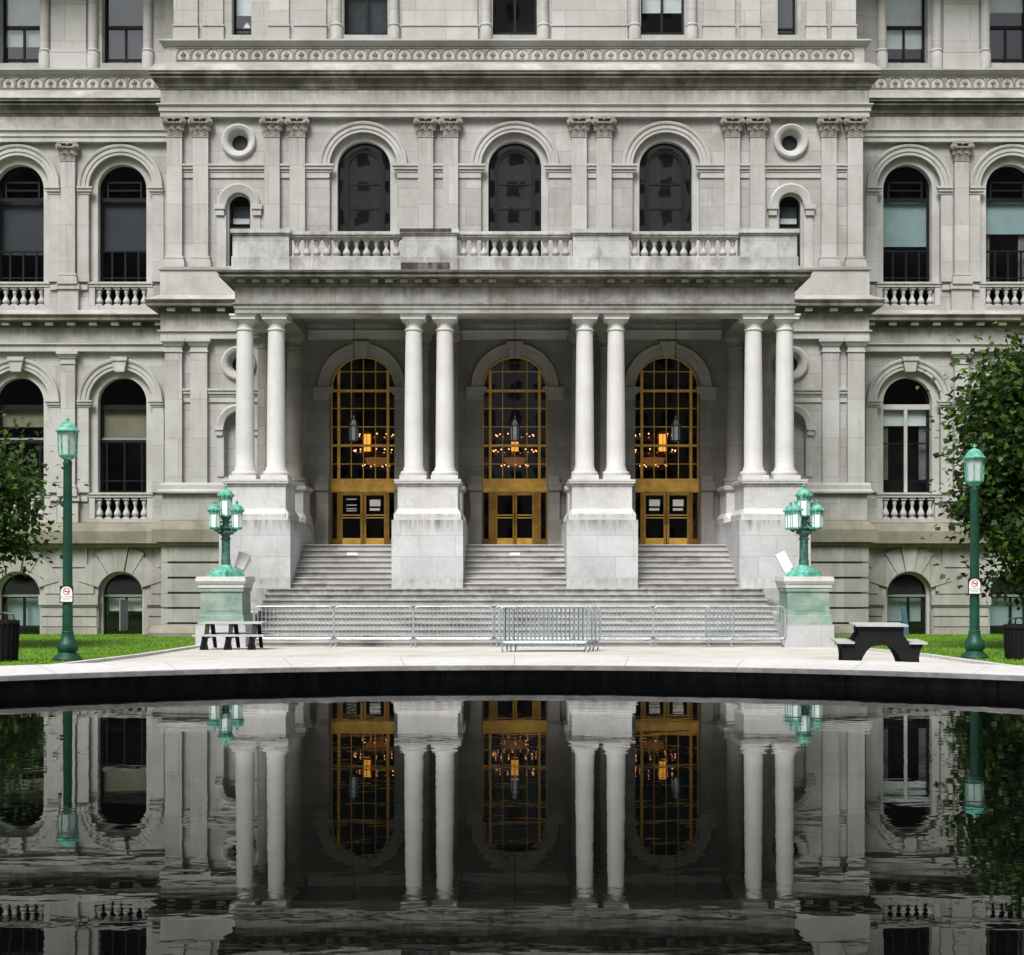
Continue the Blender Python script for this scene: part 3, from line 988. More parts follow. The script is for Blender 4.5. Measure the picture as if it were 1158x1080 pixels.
for s in (-1, 1):
    c = s * XO
    m = MB()
    m.arch([(0.27, -0.25), (0.27, -0.14), (0.33, -0.04), (0.36, 0.05), (0.41, 0.10), (0.52, 0.13), (0.57, 0.10), (0.59, 0.0)], c, zoc2, YP, 0, 2 * PI, 36)
    oc = part(m, 'oculus_surround', 'trim_stone', None, 40)
    m = MB()
    p = outline(('circ', c, 0.36, zoc2))
    m.add([(x, YP + 0.26, z) for x, z in p], [tuple(range(len(p)))])
    m.build('pane', 'black_metal', oc)
    m = MB()
    m.arch([(0.27, -0.25), (0.27, -0.14), (0.33, -0.04), (0.36, 0.05), (0.41, 0.10), (0.52, 0.13), (0.57, 0.10), (0.59, 0.0)], c, zoc1, YP, 0, 2 * PI, 36)
    oc = part(m, 'oculus_surround', 'trim_stone', None, 40)
    m = MB()
    p = outline(('circ', c, 0.36, zoc1))
    m.add([(x, YP + 0.26, z) for x, z in p], [tuple(range(len(p)))])
    m.build('pane', 'black_metal', oc)
    # small round-headed window above, blank niche below
    zsp = zp(232)
    m = MB()
    m.arch([(0.42, 0.0), (0.42, 0.05), (0.52, 0.08), (0.66, 0.12), (0.71, 0.09), (0.73, 0.0)], c, zsp, YP, 0, PI, 24)
    for s2 in (-1, 1):
        m.box(c + s2 * 0.44, c + s2 * 0.80, YP - 0.15, YP, zsp - 0.16, zsp - 0.0)
        m.box(c + s2 * 0.48, c + s2 * 0.76, YP - 0.11, YP, zsp - 0.36, zsp - 0.16)
        m.box(c + s2 * 0.42, c + s2 * 0.73, YP - 0.04, YP, Z_SILL2, zsp - 0.36)
    part(m, 'archivolt', 'trim_stone', None, 40)
    m = MB()
    ring(m, outline(('arch', c, 0.42, Z_SILL2 + 0.08, zsp)), outline(('arch', c, 0.36, Z_SILL2 + 0.1, zsp)), YP + 0.1, YP + 0.33)
    part(m, 'window_surround', 'trim_stone', None, 30)
    window(('arch', c, 0.36, Z_SILL2 + 0.1, zsp), YP + 0.26, 0.05, [(c - 0.3, c + 0.3, zp(255) - 0.03, zp(255) + 0.03)],
           [('blind', 'grey_blind', c - 0.28, c + 0.28, zp(243), zsp + 0.05, 0.14), ('blind', 'pale_blind', c - 0.28, c + 0.28, zp(250), zp(243), 0.15)])
    zsp = zp(482)
    m = MB()
    m.arch([(0.5, 0.0), (0.5, 0.05), (0.6, 0.09), (0.68, 0.12), (0.72, 0.09), (0.74, 0.0)], c, zsp, YP, 0, PI, 24)
    for s2 in (-1, 1):
        m.box(c + s2 * 0.5, c + s2 * 0.8, YP - 0.14, YP, zsp - 0.14, zsp - 0.0)
        m.box(c + s2 * 0.53, c + s2 * 0.76, YP - 0.10, YP, zsp - 0.32, zsp - 0.14)
        m.box(c + s2 * 0.5, c + s2 * 0.72, YP - 0.04, YP, zp(539), zsp - 0.32)
    nc = part(m, 'archivolt', 'trim_stone', None, 40)
    m = MB()
    p = outline(('arch', c, 0.5, zp(539), zsp))
    m.add([(x, YP + 0.33, z) for x, z in p], [tuple(range(len(p)))])
    part(m, 'niche', 'wall_stone')
# pilasters and impost bands between them
for x in PIL2:
    pilaster(x, YP, Z_SILL2, Z_C2, Z_A2, 0.505, 0.18, carved=True)
for s in (-1, 1):
    for v in (384.5, 356):
        pilaster(s * v / 33.78, YP, Z_SILL0 + 0.38, Z_C1, Z_A1, 0.56, 0.18, base=False)
PX = sorted(PIL2)
zb0, zb1 = zp(201.5), zp(186.5)
segs = []
for a, b in zip(PX, PX[1:]):
    x0, x1 = a + 0.2525, b - 0.2525
    ops = [c for c in AX if x0 < c < x1]
    if ops:
        segs += [(x0, ops[0] - 1.13, False, True), (ops[0] + 1.13, x1, True, False)]
    else:
        segs.append((x0, x1, False, False))
impost(segs, zb0, zb1, YP, 'impost_band')
zb0, zb1 = zp(455), zp(440)
s_ = []
for s in (-1, 1):
    for x0, x1 in ((XO - 1.5, 356 / 33.78 - 0.28), (356 / 33.78 + 0.28, 384.5 / 33.78 - 0.28)):
        a, b = sorted((s * x0, s * x1))
        s_.append((a, b, False, False))
impost(s_, zb0, zb1, YP, 'impost_band')

# ------------------------------------------------------------------ mouldings that run round wings and pavilion
PATH = [(-XE, YW), (-XP, YW), (-XP, YP), (XP, YP), (XP, YW), (XE, YW)]
PATHA = [(-XE, YW), (-XA - 0.1, YW), (-XA - 0.1, YP), (XA + 0.1, YP), (XA + 0.1, YW), (XE, YW)]


def run(prof, name, mat, path=PATH, smooth=25):
    m = MB()
    m.sweep(prof, path)
    return part(m, name, mat, None, smooth)


run([(-0.1, Z_A2), (0.20, Z_A2), (0.20, Z_A2 + 0.17), (0.24, Z_A2 + 0.18), (0.24, Z_A2 + 0.32), (0.31, Z_A2 + 0.38), (0.31, Z_A2 + 0.42), (-0.1, Z_A2 + 0.42)], 'architrave', 'trim_stone')
ZFR = zz(101, YP - 0.2)
run([(-0.1, Z_A2 + 0.42), (0.19, Z_A2 + 0.421), (0.19, ZFR), (-0.1, ZFR)], 'frieze', 'frieze_stone')
zc = ZFR
run([(-0.1, zc), (0.22, zc), (0.23, zc + 0.05), (0.27, zc + 0.08), (0.28, zc + 0.13), (0.30, zc + 0.20), (0.36, zc + 0.28), (0.43, zc + 0.31), (0.43, zc + 0.37),
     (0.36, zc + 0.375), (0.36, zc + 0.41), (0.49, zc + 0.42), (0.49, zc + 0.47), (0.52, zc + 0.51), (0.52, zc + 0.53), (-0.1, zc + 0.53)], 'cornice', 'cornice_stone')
run([(-0.1, zc + 0.531), (0.515, zc + 0.531), (0.34, zc + 0.80), (-0.1, zc + 0.80)], 'weathering', 'frieze_stone')
zq = zc + 0.80
OB0, OB1 = zz(67.5, YP - 0.16), zz(54.5, YP - 0.16)
run([(-0.1, zq), (0.33, zq), (0.33, zq + 0.05), (0.22, zq + 0.09), (0.16, zq + 0.10), (0.16, OB1 + 0.05), (0.20, OB1 + 0.07), (0.23, OB1 + 0.12), (0.30, OB1 + 0.17), (0.34, OB1 + 0.19), (0.34, OB1 + 0.24), (-0.3, OB1 + 0.33)],
    'parapet', 'trim_stone', PATHA)
# first-floor entablature
run([(-0.1, Z_A1), (0.20, Z_A1), (0.20, Z_A1 + 0.22), (0.27, Z_A1 + 0.24), (0.27, Z_A1 + 0.28), (-0.1, Z_A1 + 0.28)], 'architrave', 'trim_stone')
run([(-0.1, Z_A1 + 0.28), (0.19, Z_A1 + 0.281), (0.19, zp(356)), (-0.1, zp(356))], 'frieze', 'frieze_stone')
zc = zp(356)
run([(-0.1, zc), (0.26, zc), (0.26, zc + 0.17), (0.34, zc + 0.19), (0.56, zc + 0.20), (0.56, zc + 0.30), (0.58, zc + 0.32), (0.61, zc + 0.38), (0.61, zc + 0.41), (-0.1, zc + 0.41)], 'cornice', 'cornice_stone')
run([(-0.1, zc + 0.411), (0.605, zc + 0.411), (0.22, zc + 0.62), (-0.1, zc + 0.62)], 'weathering', 'frieze_stone')


def modillions(x0, x1, y, z, step, w, name='modillions', axis='x'):
    m = MB()
    n = max(1, round(abs(x1 - x0) / step))
    for k in range(n):
        x = x0 + (x1 - x0) * (k + 0.5) / n
        m.box(x - w / 2, x + w / 2, y - 0.19, y, z, z + 0.11)
    return part(m, name, 'trim_stone')


for s in (-1, 1):
    a, b = sorted((s * (XP + 0.5), s * XE))
    modillions(a, b, YW - 0.261, zc + 0.055, 0.74, 0.26)
    a, b = sorted((s * 8.5, s * (XP + 0.2)))
    modillions(a, b, YP - 0.261, zc + 0.055, 0.74, 0.26)
# pedestal zone under the second floor
run([(-0.1, zc + 0.6), (0.20, zc + 0.60), (0.20, Z_SILL2 - 0.09), (0.25, Z_SILL2 - 0.08), (0.27, Z_SILL2 - 0.02), (0.27, Z_SILL2), (-0.1, Z_SILL2 + 0.001)], 'pedestal_course', 'trim_stone',
    [(-XP, YW - 0.1), (-XP, YP), (XP, YP), (XP, YW - 0.1)])
# base mouldings of the first floor, stopping at the portico blocks
for s_ in (-1, 1):
    pa = [(-XP, YW - 0.1), (-XP, YP), (-8.75, YP)] if s_ < 0 else [(8.75, YP), (XP, YP), (XP, YW - 0.1)]
    zs = Z_SILL0
    run([(-0.1, zs), (0.24, zs), (0.30, zs + 0.04), (0.30, zs + 0.10), (0.24, zs + 0.16), (0.24, zs + 0.30), (0.2, zs + 0.38), (-0.1, zs + 0.381)], 'base_course', 'trim_stone', pa)
    run([(-0.1, Z_PED1), (0.14, Z_PED1), (0.14, zs - 0.001), (-0.1, zs - 0.001)], 'pedestal_course', 'wall_stone', pa)
    pw = [(-XE, YW), (-XP, YW)] + pa[1:] if s_ < 0 else pa[:2] + [(XP, YW), (XE, YW)]
    run([(-0.1, Z_STRING0), (0.42, Z_STRING0), (0.42, Z_STRING1), (0.18, Z_PED1 - 0.03), (0.18, Z_PED1), (-0.1, Z_PED1 + 0.001)], 'string_course', 'plinth_stone', pw)
    run([(-0.1, Z_STRING0 - 0.14), (0.24, Z_STRING0 - 0.14), (0.30, Z_STRING0 - 0.001), (-0.1, Z_STRING0 - 0.001)], 'bed_moulding', 'plinth_stone', pw)
# rusticated base of the pavilion
m = MB()
js = [721, 704.5, 687.3, 670.3, 653.2, 636, 617.2]
for s in (-1, 1):
    for a, b in zip(js, js[1:]):
        x0, x1 = sorted((s * 7.6, s * (XP + 0.17)))
        m.box(x0, x1, YP - 0.2, YP, zp(a) + 0.035, zp(b) - 0.035)
        m.box(s * XP, s * (XP + 0.17), YP + 0.001, YW - 0.01, zp(a) + 0.035, zp(b) - 0.035)
part(m, 'rusticated_wall', 'ground_floor_stone')
m = MB()
for s in (-1, 1):
    m.prism_x([(YP - 0.55, -0.4), (YP - 0.55, 0.02), (YP - 0.3, 0.26), (YP, 0.26), (YP, -0.4)], s * 7.6, s * (XP + 0.5))
    m.box(s * (XP + 0.001), s * (XP + 0.5), YP + 0.001, YW - 0.35, -0.4, 0.02)
part(m, 'plinth', 'plinth_stone')

# carved band on the parapet
def ornament(x0, x1, y, z0, z1, name='carved_band'):
    m = MB()
    n = round((x1 - x0) / 0.487)
    st = (x1 - x0) / n
    h = z1 - z0
    m.box(x0, x1, y - 0.035, y, z0 - 0.03, z0)
    m.box(x0, x1, y - 0.035, y, z1, z1 + 0.03)
    for k in range(n):
        c = x0 + st * (k + 0.5)
        pts = [(c - st * 0.46 * math.cos(PI * i / 10) * (1 if i in range(1, 10) else 0.95), y - 0.012, z0 + h * 0.04 + h * 0.9 * math.sin(PI * i / 10) ** 0.62) for i in range(11)]
        m.tube(pts, 0.02, 4)
        for ang, ln in ((0, 0.68), (-0.5, 0.5), (0.5, 0.5)):
            bx, bz = c, z0 + h * 0.18
            tx, tz = c + math.sin(ang) * h * ln, bz + math.cos(ang) * h * ln
            mx, mz = (bx + tx) / 2, (bz + tz) / 2
            w = h * 0.13
            ox, oz = math.cos(ang) * w, -math.sin(ang) * w
            m.add([(bx, y - 0.004, bz), (mx - ox, y - 0.004, mz - oz), (tx, y - 0.004, tz), (mx + ox, y - 0.004, mz + oz), (mx, y - 0.06, mz)],
                  [(0, 4, 1), (1, 4, 2), (2, 4, 3), (3, 4, 0)])
        m.tube([(c + st * 0.5, y - 0.012, z0 + h * 0.05), (c + st * 0.5, y - 0.012, z1 - h * 0.05)], 0.016, 4)
        m.box(c - 0.05, c + 0.05, y - 0.03, y, z0 + h * 0.06, z0 + h * 0.2)
    return part(m, name, 'carved_stone')


ornament(-XA + 0.1, XA - 0.1, YP - 0.16, OB0, OB1)
for s in (-1, 1):
    a, b = sorted((s * (XA + 0.3), s * XE))
    ornament(a, b, YW - 0.16, OB0, OB1)

# roof, back, floors and dark rooms behind the windows
m = MB()
m.box(-XE, XE, YP + 0.01, 60, Z_ROOF, Z_ROOF + 0.3)
m.box(-XE, XE, 60.001, 60.3, -0.4, Z_ROOF)
part(m, 'roof', 'cornice_stone')
m = MB()
for s in (-1, 1):
    m.box(s * (XP - 0.31), s * (XE - 0.31), 49.2, 49.3, -0.3, Z_ROOF - 0.01)
    for z in (3.2, 11.0, 19.5):
        m.box(s * (XP - 0.31), s * (XE - 0.31), 47.9, 49.19, z, z + 0.2)
m.box(-XP + 0.35, XP - 0.35, 46.6, 46.7, 11.4, Z_ROOF - 0.01)
m.box(-XP + 0.35, XP - 0.35, 45.3, 46.59, 19.3, 19.5)
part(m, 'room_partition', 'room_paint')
m = MB()
m.box(-9.4, 9.4, 44.95, 56.0, 11.2, 11.39)
m.box(-9.4, 9.4, 56.0, 56.2, FLOOR, 11.2)
for s in (-1, 1):
    m.box(s * 9.4, s * 9.2, 44.95, 55.99, FLOOR, 11.19)
m.box(-9.4, 9.4, 45.2, 56.0, FLOOR - 0.4, FLOOR - 0.02)
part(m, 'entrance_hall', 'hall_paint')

# ------------------------------------------------------------------ THE PORTICO
PC = [-7.73, -2.6, 2.6, 7.73]
ZCAP, ZDIE1, ZDIE0, ZBLK = 4.82, 4.63, 3.95, 3.61
for c in PC:
    m = MB()
    m.box(c - 1.06, c + 1.06, YB, YP - 0.02, -0.2, ZBLK)
    p = part(m, 'pedestal', 'block_granite')
    d = MB()
    for y0, y1 in ((YB + 0.06, 41.35), (42.75, YP - 0.03)):
        d.prism_x([(y0 - 0.04, ZBLK + 0.001), (y0 - 0.04, ZBLK + 0.17), (y0, ZBLK + 0.19), (y0 + 0.09, ZDIE0), (y1 - 0.09, ZDIE0), (y1, ZBLK + 0.19), (y1 + 0.02, ZBLK + 0.17), (y1 + 0.02, ZBLK + 0.001)], c - 0.9, c + 0.9)
        for s in (-1, 1):
            d.add([(c + s * 0.9, y0 - 0.04, ZBLK + 0.002), (c + s * 1.0, y0 - 0.04, ZBLK + 0.002), (c + s * 1.0, y0 - 0.04, ZBLK + 0.17), (c + s * 0.9, y0 + 0.09, ZDIE0),
                   (c + s * 0.9, y1, ZBLK + 0.002), (c + s * 1.0, y1, ZBLK + 0.002), (c + s * 1.0, y1, ZBLK + 0.17), (c + s * 0.9, y1 - 0.09, ZDIE0)],
                  [(0, 1, 2, 3), (1, 5, 6, 2), (2, 6, 7, 3), (4, 5, 6, 7)])
        d.box(c - 0.895, c + 0.895, y0 + 0.09, y1 - 0.09, ZDIE0 - 0.3, ZDIE1)
        for a, b, o in ((ZDIE1, ZDIE1 + 0.07, 0.03), (ZDIE1 + 0.07, ZDIE1 + 0.13, 0.08), (ZDIE1 + 0.13, ZCAP, 0.095)):
            d.box(c - 0.9 - o, c + 0.9 + o, y0 + 0.09 - o, y1 - 0.09 + o, a + 0.0005, b)
    d.build('pedestal_die', 'white_granite', p)


def column(x, y, r=0.285, mat='column_stone'):
    z0, z1 = ZCAP, Z_A1 + 0.03
    m = MB()
    sh0, sh1 = z0 + 0.40, z1 - 0.47
    prof = [(r * 1.08, sh0 - 0.03), (r * 1.08, sh0), (r * 1.0, sh0 + 0.05)]
    for k in range(1, 9):
        t = k / 8
        prof.append((r * (1 - 0.13 * t ** 1.7), sh0 + 0.05 + (sh1 - sh0 - 0.05) * t))
    m.lathe(prof, x, y, 32)
    o = part(m, 'column', mat, None, 40)
    rt = r * 0.87
    m = MB()
    m.lathe([(rt, sh1), (rt * 1.12, sh1 + 0.01), (rt * 1.14, sh1 + 0.035), (rt * 1.12, sh1 + 0.06), (rt * 1.0, sh1 + 0.07), (rt * 1.0, sh1 + 0.20), (rt * 1.10, sh1 + 0.22), (rt * 1.2, sh1 + 0.26), (rt * 1.34, sh1 + 0.32)], x, y, 32)
    a = rt * 1.5
    m.box(x - a, x + a, y - a, y + a, sh1 + 0.32, sh1 + 0.41)
    m.box(x - a - 0.03, x + a + 0.03, y - a - 0.03, y + a + 0.03, sh1 + 0.41, z1)
    m.build('capital', mat, o, 40)
    m = MB()
    b = r * 1.42
    m.box(x - b, x + b, y - b, y + b, z0 + 0.001, z0 + 0.16)
    m.lathe([(r * 1.36, z0 + 0.161), (r * 1.42, z0 + 0.20), (r * 1.42, z0 + 0.25), (r * 1.34, z0 + 0.29), (r * 1.16, z0 + 0.30), (r * 1.16, z0 + 0.33), (r * 1.1, z0 + 0.37)], x, y, 32)
    m.build('base', mat, o, 40)


for c in PC:
    for s in (-1, 1):
        column(c + s * 0.475, YC)
for c in PC:
    for s in (-1, 1):
        column(c + s * 0.475, 43.7, 0.28, 'shaded_porch_stone')
XPO = 8.42
PP = [(-XPO, YP - 0.2), (-XPO, YE), (XPO, YE), (XPO, YP - 0.2)]
ZA = zz(352, YE)
ZA = Z_A1 + 0.03
run([(-0.9, ZA), (0.0, ZA), (0.0, ZA + 0.13), (0.03, ZA + 0.14), (0.03, ZA + 0.24), (0.08, ZA + 0.27), (0.08, ZA + 0.30), (-0.1, ZA + 0.30)], 'portico_architrave', 'portico_entablature_stone', PP)
run([(-0.1, ZA + 0.30), (0.0, ZA + 0.301), (0.0, 10.62), (-0.1, 10.62)], 'portico_frieze', 'portico_entablature_stone', PP)
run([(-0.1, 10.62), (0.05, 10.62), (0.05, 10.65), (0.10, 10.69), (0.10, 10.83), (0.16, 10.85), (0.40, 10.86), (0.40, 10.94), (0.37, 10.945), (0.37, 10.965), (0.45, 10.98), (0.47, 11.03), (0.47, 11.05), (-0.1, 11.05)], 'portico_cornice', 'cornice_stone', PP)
run([(-0.1, 11.051), (0.465, 11.051), (0.3, 11.09), (-0.1, 11.09)], 'portico_weathering', 'parapet_stone', PP)
m = MB()
for k in range(38):
    x = -XPO + (k + 0.5) * (2 * XPO / 38)
    if (k % 5) < 3 or k % 2:
        m.box(x - 0.11, x + 0.11, YE - 0.24, YE - 0.101, 10.745, 10.828)
part(m, 'modillions', 'portico_entablature_stone')
m = MB()
m.box(-XPO + 0.05, XPO - 0.05, YE + 0.05, YP - 0.01, 10.95, 11.085)
part(m, 'portico_roof', 'portico_entablature_stone')
m = MB()
for x0, x1 in ((-XPO + 0.1, -6.9), (-3.4, -1.8), (1.8, 3.4), (6.9, XPO - 0.1)):
    m.box(x0, x1, YE + 0.92, YP - 0.01, ZA + 0.002, 10.3)
m.box(-XPO + 0.06, XPO - 0.06, YE + 0.06, YP - 0.011, 10.29, 10.4)
m.box(-XPO + 0.1, XPO - 0.1, YE + 0.3, YE + 0.9, ZA + 0.003, 10.289)
m.box(-XPO + 0.1, XPO - 0.1, YP - 0.16, YP - 0.012, ZA + 0.05, 10.288)
part(m, 'portico_ceiling', 'shaded_porch_stone')

# back wall of the porch with its three arches
m = MB()
z1p = zp(438)
DX = [-5.12, 0.0, 5.12]
for i, (xa, xb) in enumerate(((-8.25, -2.56), (-2.56, 2.56), (2.56, 8.25))):
    wall_strip(m, xa, xb, -0.3, Z_TOP1, YP, [('arch', DX[i], 1.09, FLOOR, z1p)], 0.55)
part(m, 'wall', 'shaded_porch_stone')
for c in DX:
    archivolt(c, z1p, YP, 1.09, 1.48, 0.09, 'archivolt', True, mat='shaded_porch_trim_stone')
segs = []
for c in DX:
    segs += [(c - 1.62, c - 1.09, False, True), (c + 1.09, c + 1.62, True, False)]
impost(segs, zp(452), zp(438), YP, mat='shaded_porch_trim_stone')
m = MB()
for c in DX:
    for s in (-1, 1):
        m.box(c + s * 1.1, c + s * 1.55, YP - 0.22, YP, FLOOR, zp(588))
        m.box(c + s * 1.1, c + s * 1.50, YP - 0.16, YP, zp(588), zp(555))
        m.box(c + s * 1.1, c + s * 1.56, YP - 0.22, YP, zp(555), zp(546))
        m.box(c + s * 1.1, c + s * 1.50, YP - 0.14, YP, zp(546), zp(538))
part(m, 'base_course', 'shaded_porch_stone')

# balcony balustrade on the portico
blocks = [(-8.47, -6.78), (-3.38, -1.74), (1.74, 3.42), (6.78, 8.47)]
yf = YE - 0.13
m = MB()
for x0, x1 in blocks:
    m.box(x0, x1, yf + 0.03, yf + 0.62, 11.52, 12.17)
    m.box(x0 - 0.03, x1 + 0.03, yf, yf + 0.65, 11.06, 11.52)
    m.box(x0 - 0.02, x1 + 0.02, yf - 0.01, yf + 0.66, 12.17, 12.22)
    m.box(x0 - 0.06, x1 + 0.06, yf - 0.05, yf + 0.7, 12.22, 12.34)
for x0, x1 in ((-6.75, -3.41), (-1.71, 1.71), (3.45, 6.75)):
    m.box(x0, x1, yf + 0.06, yf + 0.55, 11.06, 11.54)
    m.box(x0, x1, yf + 0.10, yf + 0.50, 12.13, 12.19)
    m.box(x0, x1, yf + 0.06, yf + 0.54, 12.19, 12.29)
for s in (-1, 1):
    m.box(s * 8.42, s * 7.9, yf + 0.7, YP - 0.3, 11.08, 12.29)
bal = part(m, 'balustrade', 'parapet_stone')
for x0, x1 in ((-6.75, -3.41), (-1.71, 1.71), (3.45, 6.75)):
    n = 11
    for k in range(n):
        baluster(BAL_BIG, x0 + 0.17 + (x1 - x0 - 0.34) * k / (n - 1), yf + 0.30, 11.541, bal)
m = MB()
m.box(-3.42, -1.95, yf - 0.003, yf + 0.3, 11.07, 11.34)
m.box(-3.45, -1.90, yf - 0.06, yf + 0.5, 12.24, 12.345)
m.build('soot_stained_block', 'stained_parapet_stone', bal)

# ------------------------------------------------------------------ bronze door screens
TB0, TB1 = zp(556), zp(541.5)
notices = {-5.12: 'lines', 0.0: None, 5.12: 'sheets'}
for c in DX:
    y = YP + 0.42
    m = MB()
    o = ('arch', c, 1.088, FLOOR, z1p)
    ring(m, outline(o), outline(inset(o, 0.035)), y, y + 0.16)
    for k in (-0.83, 0.83):
        m.box(c + k - 0.045, c + k + 0.045, y - 0.02, y + 0.14, TB1, z1p + math.sqrt(1.05 ** 2 - 0.83 ** 2))
    for py in (440, 502.5):
        m.box(c - 1.07, c + 1.07, y - 0.012, y + 0.13, zp(py) - 0.04, zp(py) + 0.04)
    for k in (-0.41, 0.0, 0.41):
        m.box(c + k - 0.012, c + k + 0.012, y + 0.02, y + 0.10, TB1, z1p + math.sqrt(1.05 ** 2 - k * k))
    for py in (418, 460, 481, 523.5):
        hw = 1.06 if py > 438 else math.sqrt(1.05 ** 2 - (zp(py) - z1p) ** 2)
        m.box(c - hw, c + hw, y + 0.018, y + 0.101, zp(py) - 0.012, zp(py) + 0.012)
    scr = part(m, 'entrance_screen', 'bronze')
    b = MB()
    b.box(c - 1.085, c + 1.085, y - 0.06, y + 0.18, TB0 + 0.05, TB1)
    b.box(c - 1.088, c + 1.088, y - 0.08, y + 0.18, TB1 - 0.05, TB1 + 0.03)
    b.box(c - 1.086, c + 1.086, y - 0.03, y + 0.17, TB0, TB0 + 0.05)
    b.build('transom', 'bronze', scr)
    g = MB()
    p = outline(('arch', c, 1.06, TB1, z1p))
    g.add([(x, y + 0.06, z) for x, z in p], [tuple(range(len(p)))])
    g.build('pane', 'door_glass' if c else 'entrance_glass', scr)
    fr = MB()
    wide = 0.13 if c else 0.24
    for s in (-1, 1):
        fr.box(c + s * (0.88), c + s * (0.88 - wide), y - 0.05, y + 0.15, FLOOR, TB0)
        fr.box(c + s * 1.05, c + s * 1.086, y - 0.01, y + 0.12, FLOOR, TB0)
        fr.box(c + s * 0.88, c + s * 1.05, y, y + 0.11, FLOOR, FLOOR + 0.24)
    fr.build('door_frame', 'dark_bronze', scr)
    sg = MB()
    for s in (-1, 1):
        sg.quad((c + s * 0.88, y + 0.06, FLOOR + 0.24), (c + s * 1.05, y + 0.06, FLOOR + 0.24), (c + s * 1.05, y + 0.06, TB0), (c + s * 0.88, y + 0.06, TB0))
    sg.build('side_pane', 'door_glass', scr)
    for s in (-1, 1):
        x_out, x_in = c + s * (0.88 - wide), c + s * 0.012
        d = MB()
        st = 0.085 if c else 0.06
        d.box(x_out, x_out - s * 0.05, y - 0.02, y + 0.05, FLOOR + 0.02, TB0 - 0.01)
        d.box(x_in + s * st, x_in, y - 0.02, y + 0.05, FLOOR + 0.02, TB0 - 0.01)
        kp = MB()
        kp.box(x_out - s * 0.05, x_in + s * st, y - 0.015, y + 0.045, FLOOR + 0.02, FLOOR + 0.26)
        d.box(x_out - s * 0.05, x_in + s * st, y - 0.015, y + 0.045, TB0 - 0.10, TB0 - 0.01)
        for z in (FLOOR + 0.93, FLOOR + 1.02):
            kp.box(x_out - s * 0.05, x_in + s * st, y - 0.06, y - 0.03, z, z + 0.03)
        part(d, 'door_leaf', 'leaf_bronze', scr)
        kp.build('kick_plate', 'bronze', scr)
        g = MB()
        a, b_ = sorted((x_out - s * 0.05, x_in + s * st))
        g.quad((a, y + 0.02, FLOOR + 0.26), (b_, y + 0.02, FLOOR + 0.26), (b_, y + 0.02, TB0 - 0.1), (a, y + 0.02, TB0 - 0.1))
        g.build('door_pane', 'door_glass', scr)
        h = MB()
        h.tube([(x_in + s * st * 0.5, y - 0.025, FLOOR + 0.75), (x_in + s * st * 0.5, y - 0.09, FLOOR + 0.78), (x_in + s * st * 0.5, y - 0.09, FLOOR + 1.12), (x_in + s * st * 0.5, y - 0.025, FLOOR + 1.15)], 0.017, 6)
        h.build('door_handle', 'dark_bronze', scr)
        mode = notices[c]
        if mode:
            nn = MB()
            mx = (a + b_) / 2
            if mode == 'lines' and s < 0:
                for k, z in enumerate((1.56, 1.36, 1.24, 1.17)):
                    nn.box(mx - 0.17, mx + 0.17, y - 0.004, y + 0.012, FLOOR + z, FLOOR + z + 0.03)
            else:
                nn.box(mx - 0.18, mx + 0.18, y - 0.004, y + 0.012, FLOOR + 1.34, FLOOR + 1.56)
                nn.box(mx - 0.18, mx + 0.16, y - 0.0042, y + 0.0118, FLOOR + 1.19, FLOOR + 1.27)
            nn.build('notice', 'paper', scr)

# ------------------------------------------------------------------ STAIRS
stairs = thing('entrance_stairs', 'broad flight of stained stone steps rising to the three golden doors', 'stairs')
ZL = 1.58


def flight(x0, x1, y0, z0, y1, z1, n):
    m = MB()
    r, t = (z1 - z0) / n, (y1 - y0) / n
    prof = [(y0 + 0.02, z0 - 0.1)]
    for k in range(n):
        y, z = y0 + t * k, z0 + r * k
        prof += [(y + 0.05, z), (y + 0.05, z + r - 0.05), (y, z + r - 0.035), (y, z + r - 0.008), (y + 0.01, z + r)]
    prof += [(y1 + 0.3, z1), (y1 + 0.3, z0 - 0.1)]
    m.prism_x(prof, x0, x1)
    return m


flight(-7.3, 7.3, 36.0, 0.03, YB - 0.05, ZL, 10).build('lower_flight', 'stair_stone', stairs)
for x0, x1 in ((-6.67, -3.66), (-1.54, 1.54), (3.66, 6.67)):
    flight(x0, x1, YB + 0.15, ZL - 0.02, 42.2, FLOOR, 8).build('upper_flight', 'stair_stone', stairs)
m = MB()
m.box(-8.6, 8.6, YB - 0.04, YP - 0.3, -0.1, ZL - 0.001)
for x0, x1 in ((-6.67, -3.66), (-1.54, 1.54), (3.66, 6.67)):
    m.box(x0, x1, 42.2, YP + 0.9, 1.5, FLOOR - 0.002)
m.build('landing', 'stair_stone', stairs)
m = MB()
for s in (-1, 1):
    m.box(s * 7.302, s * 8.5, 36.9, YB - 0.05, -0.1, 0.9)
m.build('cheek_wall', 'block_granite', stairs)
for x, w in ((0.0, 'centre'), (-5.1, 'west')):
    m = MB()
    m.box(x - 0.16, x + 0.16, 41.58, 41.61, 2.58, 2.66)
    m.box(x - 0.18, x + 0.18, 41.60, 41.63, 2.56, 2.68)
    tag(m.build('stair_plaque', 'sign_white'), 'small white plaque on the steps below the ' + ('middle golden door' if x == 0 else 'golden door with a notice of white lines'), 'plaque')

# ------------------------------------------------------------------ GROUND
def gz(y):
    return 0.04 + max(0.0, (36.2 - max(y, 15.0))) * 0.0305 - max(0.0, min(y, 47.0) - 38.0) * 0.027


